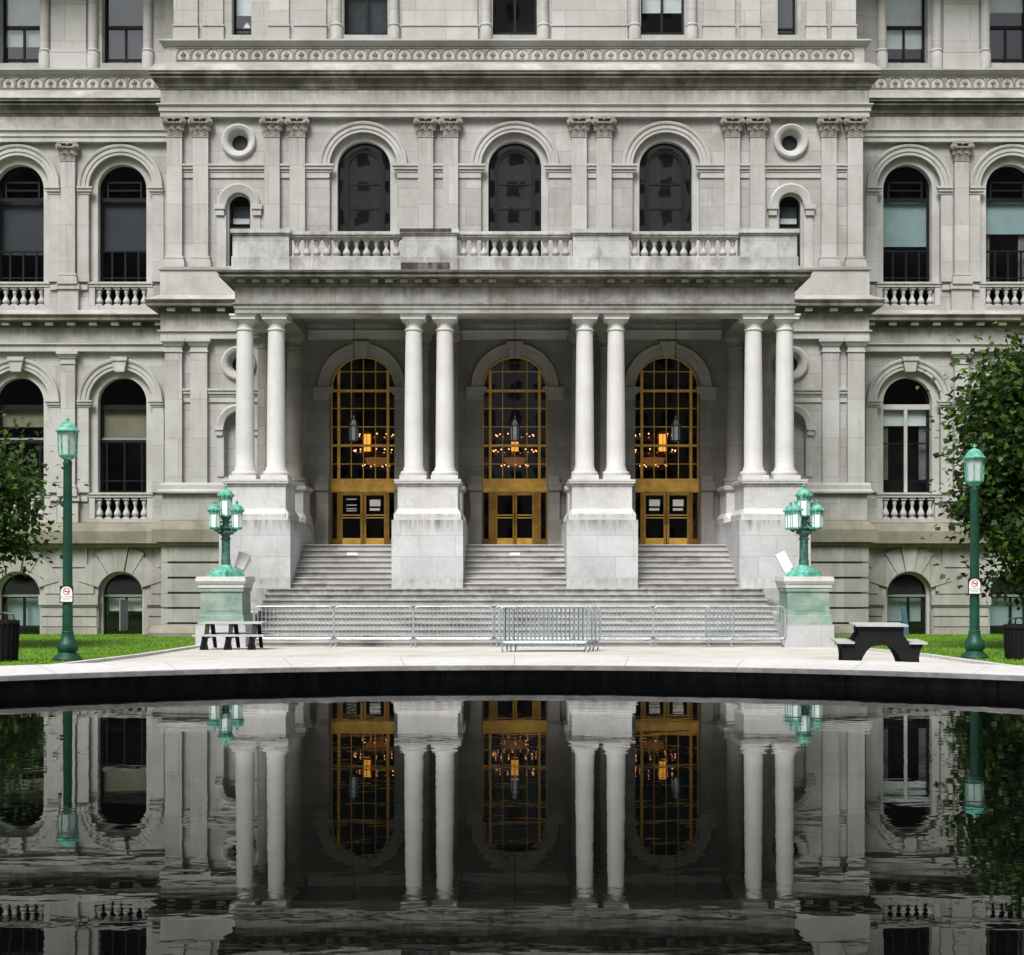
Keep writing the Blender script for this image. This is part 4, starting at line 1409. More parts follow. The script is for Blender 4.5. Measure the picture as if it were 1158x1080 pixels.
m = MB()
ys = [-400, 15, 36.2, 38, 47, 900]
for a, b in zip(ys, ys[1:]):
    m.quad((-600, a, gz(a) - 0.05), (600, a, gz(a) - 0.05), (600, b, gz(b) - 0.05), (-600, b, gz(b) - 0.05))
tag(m.build('ground', 'earth'), kind='structure')
m = MB()
ys = [-9, 4, 15, 22, 29, 36.2, 38, 44.3]
xr = [(-17, 17), (-17, 17), (-15, 15), (-8.2, 8.6), (-8.1, 8.9), (-8.4, 8.5), (-8.4, 8.5), (-8.4, 8.5)]
for i in range(len(ys) - 1):
    a, b = ys[i], ys[i + 1]
    m.quad((xr[i][0], a, gz(a)), (xr[i][1], a, gz(a)), (xr[i + 1][1], b, gz(b)), (xr[i + 1][0], b, gz(b)))
tag(m.build('plaza', 'plaza_paving'), kind='structure')
kerbs, lawns = MB(), MB()
rng = np.random.default_rng(3)
gv, gfc = [], []
for s in (-1, 1):
    e = [(s * abs(xr[i][0 if s < 0 else 1]), ys[i]) for i in (2, 3, 4, 5, 6)] + [(s * abs(xr[5][0 if s < 0 else 1]), 43.8)]
    for (xa, ya), (xb, yb) in zip(e, e[1:]):
        kerbs.add([(xa, ya, gz(ya) - 0.1), (xa + s * 0.16, ya, gz(ya) - 0.1), (xb + s * 0.16, yb, gz(yb) - 0.1), (xb, yb, gz(yb) - 0.1),
                   (xa, ya, gz(ya) + 0.06), (xa + s * 0.16, ya, gz(ya) + 0.06), (xb + s * 0.16, yb, gz(yb) + 0.06), (xb, yb, gz(yb) + 0.06)],
                  [(3, 2, 1, 0), (4, 5, 6, 7), (0, 1, 5, 4), (1, 2, 6, 5), (2, 3, 7, 6), (3, 0, 4, 7)])
        lawns.quad((xa + s * 0.15, ya, gz(ya) + 0.01), (s * 45, ya, gz(ya) + 0.01), (s * 45, yb, gz(yb) + 0.01), (xb + s * 0.15, yb, gz(yb) + 0.01))
    lawns.quad((s * 8.4, 43.8, gz(43.8) + 0.01), (s * 45, 43.8, gz(43.8) + 0.01), (s * 45, 47, gz(47) + 0.01), (s * 8.4, 47, gz(47) + 0.01))
    n = 42000
    y = rng.uniform(19, 46.9, n)
    lim = np.interp(y, [15, 22, 29, 36.2, 44], [abs(v[0 if s < 0 else 1]) for v in (xr[2], xr[3], xr[4], xr[5], xr[5])]) + 0.2
    lim = np.where(y > 43.8, XP + 0.55, lim)
    x = s * (lim + rng.uniform(0, 1, n) ** 1.2 * (18.5 - lim))
    for px, py in zip(x, y):
        z = gz(py) + 0.01
        a = rng.uniform(0, 2 * PI)
        w = rng.uniform(0.008, 0.014)
        h = rng.uniform(0.025, 0.055)
        lx, ly = rng.normal(0, 0.025, 2)
        i = len(gv)
        gv += [(px - w * math.cos(a), py - w * math.sin(a), z), (px + w * math.cos(a), py + w * math.sin(a), z), (px + lx, py + ly, z + h)]
        gfc.append((i, i + 1, i + 2))
tag(kerbs.build('kerb', 'coping_stone'), kind='structure')
tag(lawns.build('lawn', 'lawn_soil'), kind='structure')
g = MB(); g.v, g.f = gv, gfc
tag(g.build('grass', 'grass_blade'), 'mown green grass on the lawns either side of the plaza', 'grass', kind='stuff')

# pool
PCX, PCY, PR = 0.0, 4.9, 10.6
ZW, ZCO = 0.874, 1.083
n = 128
circ = [(math.cos(2 * PI * k / n), math.sin(2 * PI * k / n)) for k in range(n)]
m = MB()
m.add([(PCX + (PR + 0.25) * a, PCY + (PR + 0.25) * b, ZW) for a, b in circ], [tuple(range(n))])
tag(m.build('water', 'water'), kind='structure')
basin = thing('pool_basin', 'low round basin wall with pale stone coping around the dark pool', 'pool wall', (0, 0, 0))
m = MB()
m.lathe([(PR + 0.22, 0.4), (PR + 0.22, ZCO - 0.075), (PR + 1.35, ZCO - 0.075), (PR + 1.35, 0.4)], PCX, PCY, n, caps=False)
m.build('wall', 'pool_wall', basin)
m = MB()
m.lathe([(PR, ZCO - 0.004), (PR + 1.5, ZCO - 0.004), (PR + 1.5, ZCO - 0.002), (PR + 1.5, ZCO)], PCX, PCY, n, caps=False)
m.f = [f for f in m.f[:n]]
m.build('coping', 'coping_stone', basin)
m = MB()
m.lathe([(PR + 0.21, ZCO - 0.07), (PR + 0.01, ZCO - 0.07), (PR - 0.004, ZCO - 0.06), (PR - 0.004, ZCO - 0.012), (PR + 0.004, ZCO - 0.0045)], PCX, PCY, n, caps=False)
m.lathe([(PR + 1.35, ZCO - 0.07), (PR + 1.5, ZCO - 0.07), (PR + 1.501, ZCO - 0.0045)], PCX, PCY, n, caps=False)
m.build('coping_edge', 'coping_edge_stone', basin, 30)

# ------------------------------------------------------------------ STREET LAMPS AND SIGNS
def street_lamp(label, loc, h):
    t = thing('street_lamp', label, 'street lamp', loc, 0, 'green lamp posts on the lawns')
    m = MB()
    m.lathe([(0.28, -0.05), (0.28, 0.05), (0.25, 0.09), (0.20, 0.13), (0.165, 0.17), (0.20, 0.22), (0.215, 0.29), (0.19, 0.37), (0.13, 0.45), (0.115, 0.55), (0.12, 0.58), (0.1, 0.6)], 0, 0, 20)
    m.build('base', 'green_paint', t, 35)
    m = MB()
    zt = h - 0.88
    m.lathe([(0.102, 0.6), (0.10, 0.8), (0.082, zt - 0.1), (0.09, zt - 0.08), (0.09, zt - 0.04), (0.07, zt)], 0, 0, 16)
    m.build('post', 'green_paint', t, 35)
    m = MB()
    m.lathe([(0.06, zt), (0.10, zt + 0.03), (0.16, zt + 0.08), (0.175, zt + 0.10), (0.175, zt + 0.12)], 0, 0, 8, PI / 8)
    for k in range(8):
        a = PI / 8 + k * PI / 4
        b0, b1 = (0.172 * math.cos(a), 0.172 * math.sin(a), zt + 0.12), (0.19 * math.cos(a), 0.19 * math.sin(a), zt + 0.56)
        m.tube([b0, b1], 0.012, 4)
    m.lathe([(0.192, zt + 0.56), (0.192, zt + 0.575)], 0, 0, 8, PI / 8)
    ln = m.build('lantern', 'verdigris', t)
    m = MB()
    m.lathe([(0.158, zt + 0.12), (0.174, zt + 0.56)], 0, 0, 8, PI / 8)
    m.build('glass', 'frosted_glass', ln)
    m = MB()
    m.lathe([(0.23, zt + 0.575), (0.235, zt + 0.595), (0.20, zt + 0.62), (0.15, zt + 0.70), (0.10, zt + 0.755), (0.06, zt + 0.775), (0.03, zt + 0.785), (0.02, zt + 0.80), (0.035, zt + 0.825), (0.02, zt + 0.85), (0.004, zt + 0.89)], 0, 0, 16)
    m.build('roof', 'verdigris', ln, 35)
    return t


PL = (xx(76.5, 26.5), 26.5, gz(26.5) + 0.01)
PRR = (xx(1102, 27.4), 27.4, gz(27.4) + 0.01)
street_lamp('tall green lamp post beside the tree with only a few branches in view', PL, 4.88)
street_lamp('tall green lamp post in front of the big dark leafy tree', PRR, 4.44)


def no_smoking(label, px, py, pz):
    t = thing('no_smoking_sign', label, 'sign', (px, py, pz), 0, 'no smoking signs on the lamp posts')
    m = MB()
    m.box(-0.135, 0.135, -0.006, 0.006, -0.17, 0.17)
    m.build('border', 'sign_black', t)
    m = MB()
    m.prism([(-0.115, -0.145)] + [(-0.115, 0.03)] + [(0.115 * -math.cos(PI * k / 12), 0.04 + 0.115 * math.sin(PI * k / 12)) for k in range(13)] + [(0.115, 0.03), (0.115, -0.145)], -0.010, -0.0062)
    m.build('panel', 'sign_white', t)
    m = MB()
    m.arch([(0.056, 0.0), (0.056, 0.003), (0.072, 0.003), (0.072, 0.0)], 0, 0.06, -0.0104, 0, 2 * PI, 24)
    m.prism([(-0.052, 0.1), (-0.04, 0.112), (0.052, 0.02), (0.04, 0.008)], -0.0142, -0.0135)
    m.build('ring', 'sign_red', t)
    m = MB()
    m.box(-0.042, 0.035, -0.0125, -0.0105, 0.05, 0.066)
    m.box(0.038, 0.05, -0.0125, -0.0105, 0.05, 0.066)
    m.tube([(0.044, -0.0115, 0.07), (0.05, -0.0115, 0.085), (0.04, -0.0115, 0.097)], 0.004, 4)
    m.build('cigarette', 'sign_black', t)
    cu = bpy.data.curves.new('lettering', 'FONT')
    cu.body = 'NO SMOKING\nON GROUNDS\nOR STEPS'
    cu.size = 0.034; cu.align_x = 'CENTER'; cu.space_line = 0.95
    cu.materials.append(MATS['sign_black'])
    tmp = bpy.data.objects.new('lettering_outline', cu)
    COL.objects.link(tmp)
    me = bpy.data.meshes.new_from_object(tmp.evaluated_get(bpy.context.evaluated_depsgraph_get()))
    bpy.data.objects.remove(tmp)
    o = bpy.data.objects.new('lettering', me)
    COL.objects.link(o)
    o.location = (0, -0.0112, -0.055); o.rotation_euler = (PI / 2, 0, 0)
    o.parent = t
    m = MB()
    for z in (0.12, -0.158):
        m.box(-0.09, 0.09, 0.0062, 0.02, z - 0.01, z + 0.01)
    m.build('bracket', 'galvanised', t)


no_smoking('no smoking sign on the lamp post by the long low table', PL[0] + 0.02, PL[1] - 0.12, zz(672, 26.5))
no_smoking('no smoking sign strapped to the lamp post before the big dark tree', PRR[0] - 0.04, PRR[1] - 0.12, zz(663, 27.4))

# ------------------------------------------------------------------ LAMP PEDESTALS AND CANDELABRA
for s, lab in ((-1, 'with the long low table before it'), (1, 'with the arched black picnic table nearby')):
    px, py = s * 7.93, 36.4
    t = thing('stone_pedestal', 'stone pedestal streaked with green stain, ' + lab, 'pedestal', (px, py, 0.03), 0, 'lamp pedestals at the foot of the stairs')
    m = MB()
    m.frustum(0, 0, 0.68, 0.68, -0.1, 0.67, 0.67, 0.62)
    m.build('plinth', 'block_granite', t)
    m = MB()
    m.frustum(0, 0, 0.64, 0.64, 0.62, 0.60, 0.60, 0.86)
    m.frustum(0, 0, 0.60, 0.60, 0.86, 0.585, 0.585, 0.9)
    m.frustum(0, 0, 0.57, 0.57, 0.9, 0.56, 0.56, 1.52)
    m.box(-0.60, 0.60, -0.60, 0.60, 1.52, 1.62)
    m.box(-0.42, 0.42, -0.578, 0.578, 1.0, 1.42)
    m.build('die', 'patina_granite', t)
    m = MB()
    m.box(-0.62, 0.62, -0.62, 0.62, 1.62, 1.72)
    m.frustum(0, 0, 0.64, 0.64, 1.72, 0.68, 0.68, 1.80)
    m.frustum(0, 0, 0.68, 0.68, 1.80, 0.66, 0.66, 1.92)
    m.build('cap', 'white_granite', t)
    ca = thing('candelabra_lamp', 'green candelabra lamp on the pedestal ' + lab, 'lamp', (px, py, 1.95), PI / 4 + (0.21 if s < 0 else 0.02), 'candelabra lamps on the pedestals')
    m = MB()
    m.frustum(0, 0, 0.36, 0.36, 0.0, 0.34, 0.34, 0.12)
    m.frustum(0, 0, 0.31, 0.31, 0.12, 0.22, 0.22, 0.22)
    m.lathe([(0.2, 0.22), (0.17, 0.27), (0.15, 0.32)], 0, 0, 16)
    for k in range(4):
        a = k * PI / 2 + PI / 4
        m.ball((0.42 * math.cos(a), 0.42 * math.sin(a), 0.06), 0.055, 8, 5)
    m.build('foot', 'verdigris', ca, 35)
    m = MB()
    m.lathe([(0.135, 0.3), (0.135, 0.45), (0.12, 0.5), (0.115, 1.0), (0.14, 1.02), (0.14, 1.05), (0.11, 1.07), (0.11, 1.12)], 0, 0, 12)
    m.build('post', 'dark_verdigris', ca, 35)
    m = MB()
    m.lathe([(0.11, 1.1), (0.14, 1.14), (0.19, 1.20), (0.14, 1.25), (0.16, 1.3), (0.2, 1.33), (0.1, 1.38), (0.08, 1.5), (0.12, 1.58), (0.16, 1.62)], 0, 0, 12)
    for k in range(10):
        a = k * PI / 5
        m.ball((0.18 * math.cos(a), 0.18 * math.sin(a), 1.20), 0.045, 6, 4)
    for k in range(4):
        a = k * PI / 2
        cx, sx = math.cos(a), math.sin(a)
        m.tube([(0.08 * cx, 0.08 * sx, 1.42), (0.2 * cx, 0.2 * sx, 1.32), (0.36 * cx, 0.36 * sx, 1.25), (0.42 * cx, 0.42 * sx, 1.30)], [0.035, 0.04, 0.035, 0.03], 6)
        m.tube([(0.1 * cx, 0.1 * sx, 1.5), (0.22 * cx, 0.22 * sx, 1.48), (0.26 * cx, 0.26 * sx, 1.42), (0.2 * cx, 0.2 * sx, 1.38)], 0.022, 6)
    m.build('arms', 'dark_verdigris', ca, 40)

    def lantern(x, y, z, k):
        m = MB()
        m.lathe([(0.05 * k, z), (0.12 * k, z + 0.02 * k), (0.15 * k, z + 0.04 * k), (0.15 * k, z + 0.07 * k)], x, y, 6)
        m.lathe([(0.155 * k, z + 0.44 * k), (0.165 * k, z + 0.47 * k), (0.165 * k, z + 0.5 * k)], x, y, 12)
        for j in range(6):
            a = j * PI / 3
            m.tube([(x + 0.142 * k * math.cos(a), y + 0.142 * k * math.sin(a), z + 0.06 * k), (x + 0.15 * k * math.cos(a), y + 0.15 * k * math.sin(a), z + 0.46 * k)], 0.014 * k, 4)
        o = m.build('lantern', 'verdigris', ca)
        g = MB()
        g.lathe([(0.135 * k, z + 0.07 * k), (0.142 * k, z + 0.45 * k)], x, y, 6)
        g.build('glass', 'opal_glass', o)
        c = MB()
        c.lathe([(0.175 * k, z + 0.5 * k), (0.18 * k, z + 0.54 * k), (0.165 * k, z + 0.6 * k), (0.12 * k, z + 0.66 * k), (0.06 * k, z + 0.695 * k), (0.035 * k, z + 0.70 * k), (0.03 * k, z + 0.74 * k), (0.045 * k, z + 0.77 * k), (0.02 * k, z + 0.8 * k), (0.004, z + 0.84 * k)], x, y, 16)
        for j in range(12):
            a = j * PI / 6
            c.ball((x + 0.18 * k * math.cos(a), y + 0.18 * k * math.sin(a), z + 0.55 * k), 0.04 * k, 6, 4)
        c.build('cap', 'verdigris', o, 40)
    for k in range(4):
        a = k * PI / 2
        lantern(0.42 * math.cos(a), 0.42 * math.sin(a), 1.28, 0.98)
    lantern(0, 0, 1.6, 1.15)
    # floodlight behind the lamp
    fx = px - s * (0.24 if s < 0 else 0.22)
    fl = thing('floodlight', 'white tilted floodlight beside the lamp ' + lab, 'floodlight', (fx, 36.95, 1.95), 0, 'floodlights behind the lamps')
    m = MB()
    if s < 0:
        m.frustum(0, 0, 0.13, 0.13, 0.0, 0.17, 0.2, 0.46)
    else:
        m.frustum(0, 0, 0.13, 0.07, 0.0, 0.14, 0.08, 0.72)
    h = m.build('lamp_head', 'lamp_metal', fl)
    h.location = (0, 0, 0.18 if s < 0 else 0.02)
    h.rotation_euler = (math.radians(-22), math.radians(20 if s < 0 else -24), 0)
    m = MB()
    m.tube([(0, 0, -0.04), (0, 0, 0.25)], 0.05, 8)
    m.box(-0.1, 0.1, -0.1, 0.1, -0.06, 0.0)
    m.build('stem', 'lamp_metal', fl)

# ------------------------------------------------------------------ CROWD BARRIERS
barrier = thing('crowd_barrier', 'x', 'barrier', (0, 0, 0))
W2, HB = 1.06, 1.08


def rrect(x0, x1, z0, z1, r, n=5):
    p = []
    for cx, cz, a0 in ((x1 - r, z0 + r, -90), (x1 - r, z1 - r, 0), (x0 + r, z1 - r, 90), (x0 + r, z0 + r, 180)):
        for k in range(n + 1):
            a = math.radians(a0 + 90 * k / n)
            p.append((cx + r * math.cos(a), 0, cz + r * math.sin(a)))
    return p


m = MB()
m.tube(rrect(-W2, W2, 0.20, HB, 0.13), 0.022, 8, True)
m.tube([(-W2 + 0.02, 0, 0.235), (W2 - 0.02, 0, 0.235)], 0.013, 6)
m.build('frame', 'galvanised', barrier, 50)
m = MB()
for k in range(19):
    x = -W2 + 0.10 + (2 * W2 - 0.2) * k / 18
    m.tube([(x, 0, 0.20), (x, 0, HB)], 0.0118, 5)
m.build('bars', 'galvanised', barrier, 50)
for s in (-1, 1):
    m = MB()
    m.tube([(s * (W2 - 0.05), 0, 0.26), (s * (W2 - 0.05), 0, 0.05)], 0.017, 6)
    m.tube([(s * (W2 - 0.05), -0.24, 0.0), (s * (W2 - 0.05), -0.2, 0.05), (s * (W2 - 0.05), 0.2, 0.05), (s * (W2 - 0.05), 0.24, 0.0)], 0.015, 6)
    m.build('foot', 'galvanised', barrier, 50)
row = [(332, 35.7, 'steel barrier at the end of the row by the pedestal with the long low table', 0.6),
       (422.5, 35.65, 'second steel barrier from the pedestal with the long low table', -0.5),
       (512.5, 35.6, 'steel barrier in the row directly before the barrier stack, left of it', 0.4),
       (604, 35.7, 'steel barrier of the row hidden behind the barrier stack', 0.0),
       (693.5, 35.6, 'steel barrier of the row reaching out from behind the right end of the stack', 0.3),
       (784, 35.5, 'steel barrier overlapping the last one near the arched picnic table', -0.3),
       (843.5, 35.68, 'steel barrier ending at the pedestal nearest the arched picnic table', 0.4)]
for i, (px, d, lab, rz) in enumerate(row):
    o = barrier if i == 0 else copy_tree(barrier)
    o.location = (xx(px, d), d, gz(d) + 0.012)
    o.rotation_euler = (0, 0, math.radians(rz))
    o['label'] = lab
    o['group'] = 'barriers in a row at the foot of the stairs'
nth = ['front', 'second', 'third', 'fourth', 'fifth', 'sixth', 'seventh', 'eighth', 'ninth', 'rearmost']
for k in range(10):
    d = 31.9 + 0.075 * k
    o = copy_tree(barrier)
    sh = 0.107 * (0, 0, 0, 1, 1, 1, 2, 2, 3, 3)[k] + random.uniform(-0.012, 0.012)
    o.location = (xx(615.5, 31.9) + sh, d, gz(d) + 0.012)
    o.rotation_euler = (math.radians(random.uniform(-0.6, 0.6)), math.radians(random.uniform(-0.12, 0.12)), math.radians(random.uniform(-0.25, 0.25)))
    o['label'] = nth[k] + (' steel barrier' if k in (0, 9) else ' steel barrier from the front') + ' of the stack in the middle of the plaza'
    o['group'] = 'barriers stacked in front of the stairs'

# ------------------------------------------------------------------ PICNIC TABLES, BINS
d = 23.0
t = thing('picnic_table', 'black picnic table with arched legs and grey top, seen end-on by the right lawn', 'picnic table', (xx(1000, d), d + 0.4, gz(d)), math.radians(-8))
m = MB()
for x0, x1, z in ((-0.44, 0.44, 0.735),):
    m.box(x0, x1, -0.55, 0.55, z + 0.015, z + 0.045)
m.build('table_top', 'grey_plank', t)
for s in (-1, 1):
    m = MB()
    m.box(s * 0.46, s * 0.76, -0.55, 0.55, 0.45, 0.485)
    m.build('bench', 'grey_plank', t)


def arch_leg():
    m = MB()
    inn = [(-0.20 * 1.9 * math.cos(PI * k / 14), 0.44 * math.sin(PI * k / 14)) for k in range(15)]
    outr = [(-0.66, 0.0), (-0.63, 0.12), (-0.64, 0.3), (-0.70, 0.44), (-0.46, 0.44), (-0.40, 0.55), (-0.36, 0.64), (-0.38, 0.75)]
    pts = inn[::-1] + outr + [(-x, z) for x, z in outr[::-1]]
    a = [(x, z) for x, z in outr]
    for sgn in (-1, 1):
        for i in range(14):
            pass
    # legs as strips between the inner arch and the outer curve
    import itertools
    up = [(-0.66, 0.0), (-0.635, 0.1), (-0.63, 0.22), (-0.65, 0.34), (-0.70, 0.44)]
    lo = [(-0.38, 0.0), (-0.35, 0.12), (-0.31, 0.22), (-0.25, 0.32), (-0.17, 0.40)]
    for sg in (1, -1):
        for i in range(4):
            q = [up[i], lo[i], lo[i + 1], up[i + 1]]
            m.prism([(sg * x, z) for x, z in q], -0.022, 0.022)
        m.prism([(sg * x, z) for x, z in [(-0.70, 0.44), (-0.17, 0.40), (0, 0.43), (0, 0.75), (-0.38, 0.75), (-0.36, 0.62), (-0.44, 0.5)]], -0.022, 0.022)
    return m


for y in (-0.45, -0.22, 0.22, 0.45):
    o = arch_leg().build('leg_frame', 'black_plastic', t)
    o.location = (0, y, 0)
d = 34.0
t = thing('picnic_table', 'long low table with grey plank top and black legs in front of the stained pedestal', 'picnic table', (xx(264, d), d, gz(d)))
m = MB()
m.box(-0.80, 0.80, -0.36, 0.36, 0.66, 0.70)
m.build('table_top', 'grey_plank', t)
for s in (-1, 1):
    m = MB()
    m.box(-0.88, 0.92, s * 0.45, s * 0.73, 0.36, 0.40)
    m.build('bench', 'grey_plank', t)
for x in (-0.6, 0.0, 0.6):
    m = MB()
    for s in (-1, 1):
        m.add([(x - 0.04, s * 0.66, 0.0), (x + 0.04, s * 0.66, 0.0), (x + 0.05, s * 0.3, 0.66), (x - 0.05, s * 0.3, 0.66),
               (x - 0.04, s * 0.58, 0.0), (x + 0.04, s * 0.58, 0.0), (x + 0.05, s * 0.2, 0.66), (x - 0.05, s * 0.2, 0.66)],
              [(0, 1, 2, 3), (7, 6, 5, 4), (0, 4, 5, 1), (1, 5, 6, 2), (2, 6, 7, 3), (3, 7, 4, 0)])
    m.prism_x([(-0.72, 0.30), (0.72, 0.30), (0.72, 0.359), (-0.72, 0.359)], x - 0.045, x + 0.045)
    # splayed pairs as they show from the front
    for s in (-1, 1):
        m.prism([(x + s * 0.03, 0.36), (x + s * 0.11, 0.0), (x + s * 0.02, 0.0), (x - s * 0.03, 0.36)], -0.7 + 0.02 * s, -0.62 + 0.02 * s)
    m.build('leg_frame', 'black_plastic', t)

for px, d, lab, hh in ((3, 26.0, 'black litter bin with hooped top at the far left edge', 0.86), (1153, 27.0, 'black litter bin with a low hoop under the big dark tree', 0.76)):
    t = thing('litter_bin', lab, 'bin', (xx(px, d), d, gz(d)), 0, 'litter bins on the lawns')
    m = MB()
    m.lathe([(0.25, 0.0), (0.26, 0.05), (0.29, hh - 0.12), (0.32, hh - 0.1), (0.32, hh - 0.04), (0.27, hh - 0.03), (0.26, hh - 0.2)], 0, 0, 20)
    for k in range(20):
        a = 2 * PI * k / 20
        m.tube([(0.27 * math.cos(a), 0.27 * math.sin(a), 0.04), (0.305 * math.cos(a), 0.305 * math.sin(a), hh - 0.1)], 0.016, 4)
    m.build('body', 'black_plastic', t)
    m = MB()
    for s in (-1, 1):
        m.tube([(s * 0.24, 0, hh - 0.05), (s * 0.2, 0, hh + 0.08), (0, 0, hh + 0.11)], 0.016, 6)
        m.tube([(0, s * 0.24, hh - 0.05), (0, s * 0.2, hh + 0.08), (0, 0, hh + 0.11)], 0.016, 6)
    m.build('hoop', 'black_metal', t)
t = MB()
t.box(-0.06, 0.06, -0.02, 0.03, 0.0, 1.02)
t.box(0.062, 0.13, -0.015, 0.02, 0.0, 0.80)
o = t.build('leaning_board', 'blue_board')
o.location = (xx(1025, 45.8), 45.9, gz(45.9) + 0.01); o.rotation_euler = (math.radians(-6), math.radians(-2), 0.3)
tag(o, 'narrow blue board leaning by the ground floor window behind the arched picnic table', 'board')

# ------------------------------------------------------------------ HANGING LANTERNS AND CHANDELIERS
names = {-5.12: 'the golden door with a notice of white lines', 0.0: 'the middle golden door', 5.12: 'the golden door with two pale paper sheets'}
for c in DX:
    t = thing('hanging_lantern', 'dark lantern hanging in the porch before ' + names[c], 'lantern', (c, 42.2, 6.2), 0, 'lanterns hanging in the porch')
    m = MB()
    m.tube([(0, 0, 0.8), (0, 0, 10.29 - 6.2)], 0.012, 5)
    m.build('chain', 'black_metal', t)
    m = MB()
    m.lathe([(0.15, 0.0), (0.15, 0.04)], 0, 0, 6)
    m.lathe([(0.17, 0.50), (0.16, 0.55), (0.08, 0.68), (0.04, 0.72), (0.05, 0.76), (0.015, 0.82)], 0, 0, 6)
    for k in range(6):
        a = k * PI / 3
        m.tube([(0.145 * math.cos(a), 0.145 * math.sin(a), 0.02), (0.155 * math.cos(a), 0.155 * math.sin(a), 0.52)], 0.014, 4)
    m.build('cage', 'black_metal', t)
    m = MB()
    m.lathe([(0.125, 0.04), (0.135, 0.5)], 0, 0, 6)
    m.build('glass', 'smoked_glass', t)
    t = thing('hall_lantern', 'glowing amber lantern just inside ' + names[c], 'lantern', (c, 46.0, 6.2), 0, 'lit lanterns inside the doors')
    m = MB()
    m.tube([(0, 0, 0.75), (0, 0, 11.19 - 6.2)], 0.012, 5)
    m.build('chain', 'black_metal', t)
    m = MB()
    m.box(-0.15, 0.15, -0.15, 0.15, 0.60, 0.66)
    m.frustum(0, 0, 0.14, 0.14, 0.66, 0.03, 0.03, 0.76)
    m.box(-0.15, 0.15, -0.15, 0.15, -0.03, 0.0)
    for x in (-0.142, 0.0, 0.142):
        for y in (-0.142, 0.142):
            m.box(x - 0.01, x + 0.01, y - 0.01, y + 0.01, 0.0, 0.6)
    m.build('cage', 'dark_bronze', t)
    m = MB()
    m.box(-0.125, 0.125, -0.125, 0.125, 0.001, 0.599)
    m.build('glass', 'lantern_glow', t)
    t = thing('chandelier', 'tiered chandelier with lit bulbs behind ' + names[c], 'chandelier', (c, 48.9, 5.6), 0, 'chandeliers in the entrance hall')
    m = MB()
    m.tube([(0, 0, 1.6), (0, 0, 11.19 - 5.6)], 0.015, 5)
    m.lathe([(0.03, 0.3), (0.07, 0.5), (0.05, 0.9), (0.09, 1.1), (0.04, 1.5), (0.02, 1.65)], 0, 0, 10)
    bl = MB()
    for R, z, n_ in ((0.70, 1.45, 12), (0.80, 0.88, 16), (0.5, 0.34, 7)):
        m.tube([(R * 0.96 * math.cos(2 * PI * k / 24), R * 0.96 * math.sin(2 * PI * k / 24), z - 0.1) for k in range(24)], 0.014, 5, True)
        for k in range(n_):
            a = 2 * PI * (k + 0.3) / n_
            x, y = R * math.cos(a), R * math.sin(a)
            m.tube([(0.05 * math.cos(a), 0.05 * math.sin(a), z + 0.02), (x * 0.6, y * 0.6, z - 0.16), (x, y, z - 0.06)], 0.012, 5)
            bl.ball((x, y, z), 0.028, 6, 4)
    m.build('arms', 'dark_bronze', t, 40)
    bl.build('bulb', 'bulb_glow', t)
    m = MB()
    m.lathe([(0.03, 0.28), (0.2, 0.33), (0.36, 0.45), (0.42, 0.62), (0.40, 0.62), (0.3, 0.5)], 0, 0, 16)
    m.build('bowl', 'bowl_glow', t, 40)
t = thing('table_lamp', 'small lamp with a white shade standing in the narrow attic window', 'lamp', (-9.1, YP + 0.75, 20.24))
m = MB()
m.lathe([(0.11, 0.0), (0.10, 0.03), (0.03, 0.06), (0.05, 0.15), (0.02, 0.25), (0.015, 0.3)], 0, 0, 12)
m.build('stand', 'dark_bronze', t, 40)
m = MB()
m.lathe([(0.15, 0.25), (0.07, 0.48)], 0, 0, 16)
m.build('shade', 'lamp_shade', t, 40)
t = MB()
t.box(-9.6, -8.7, YP + 0.6, YP + 1.0, 20.19, 20.235)
part(t, 'window_shelf', 'room_paint')


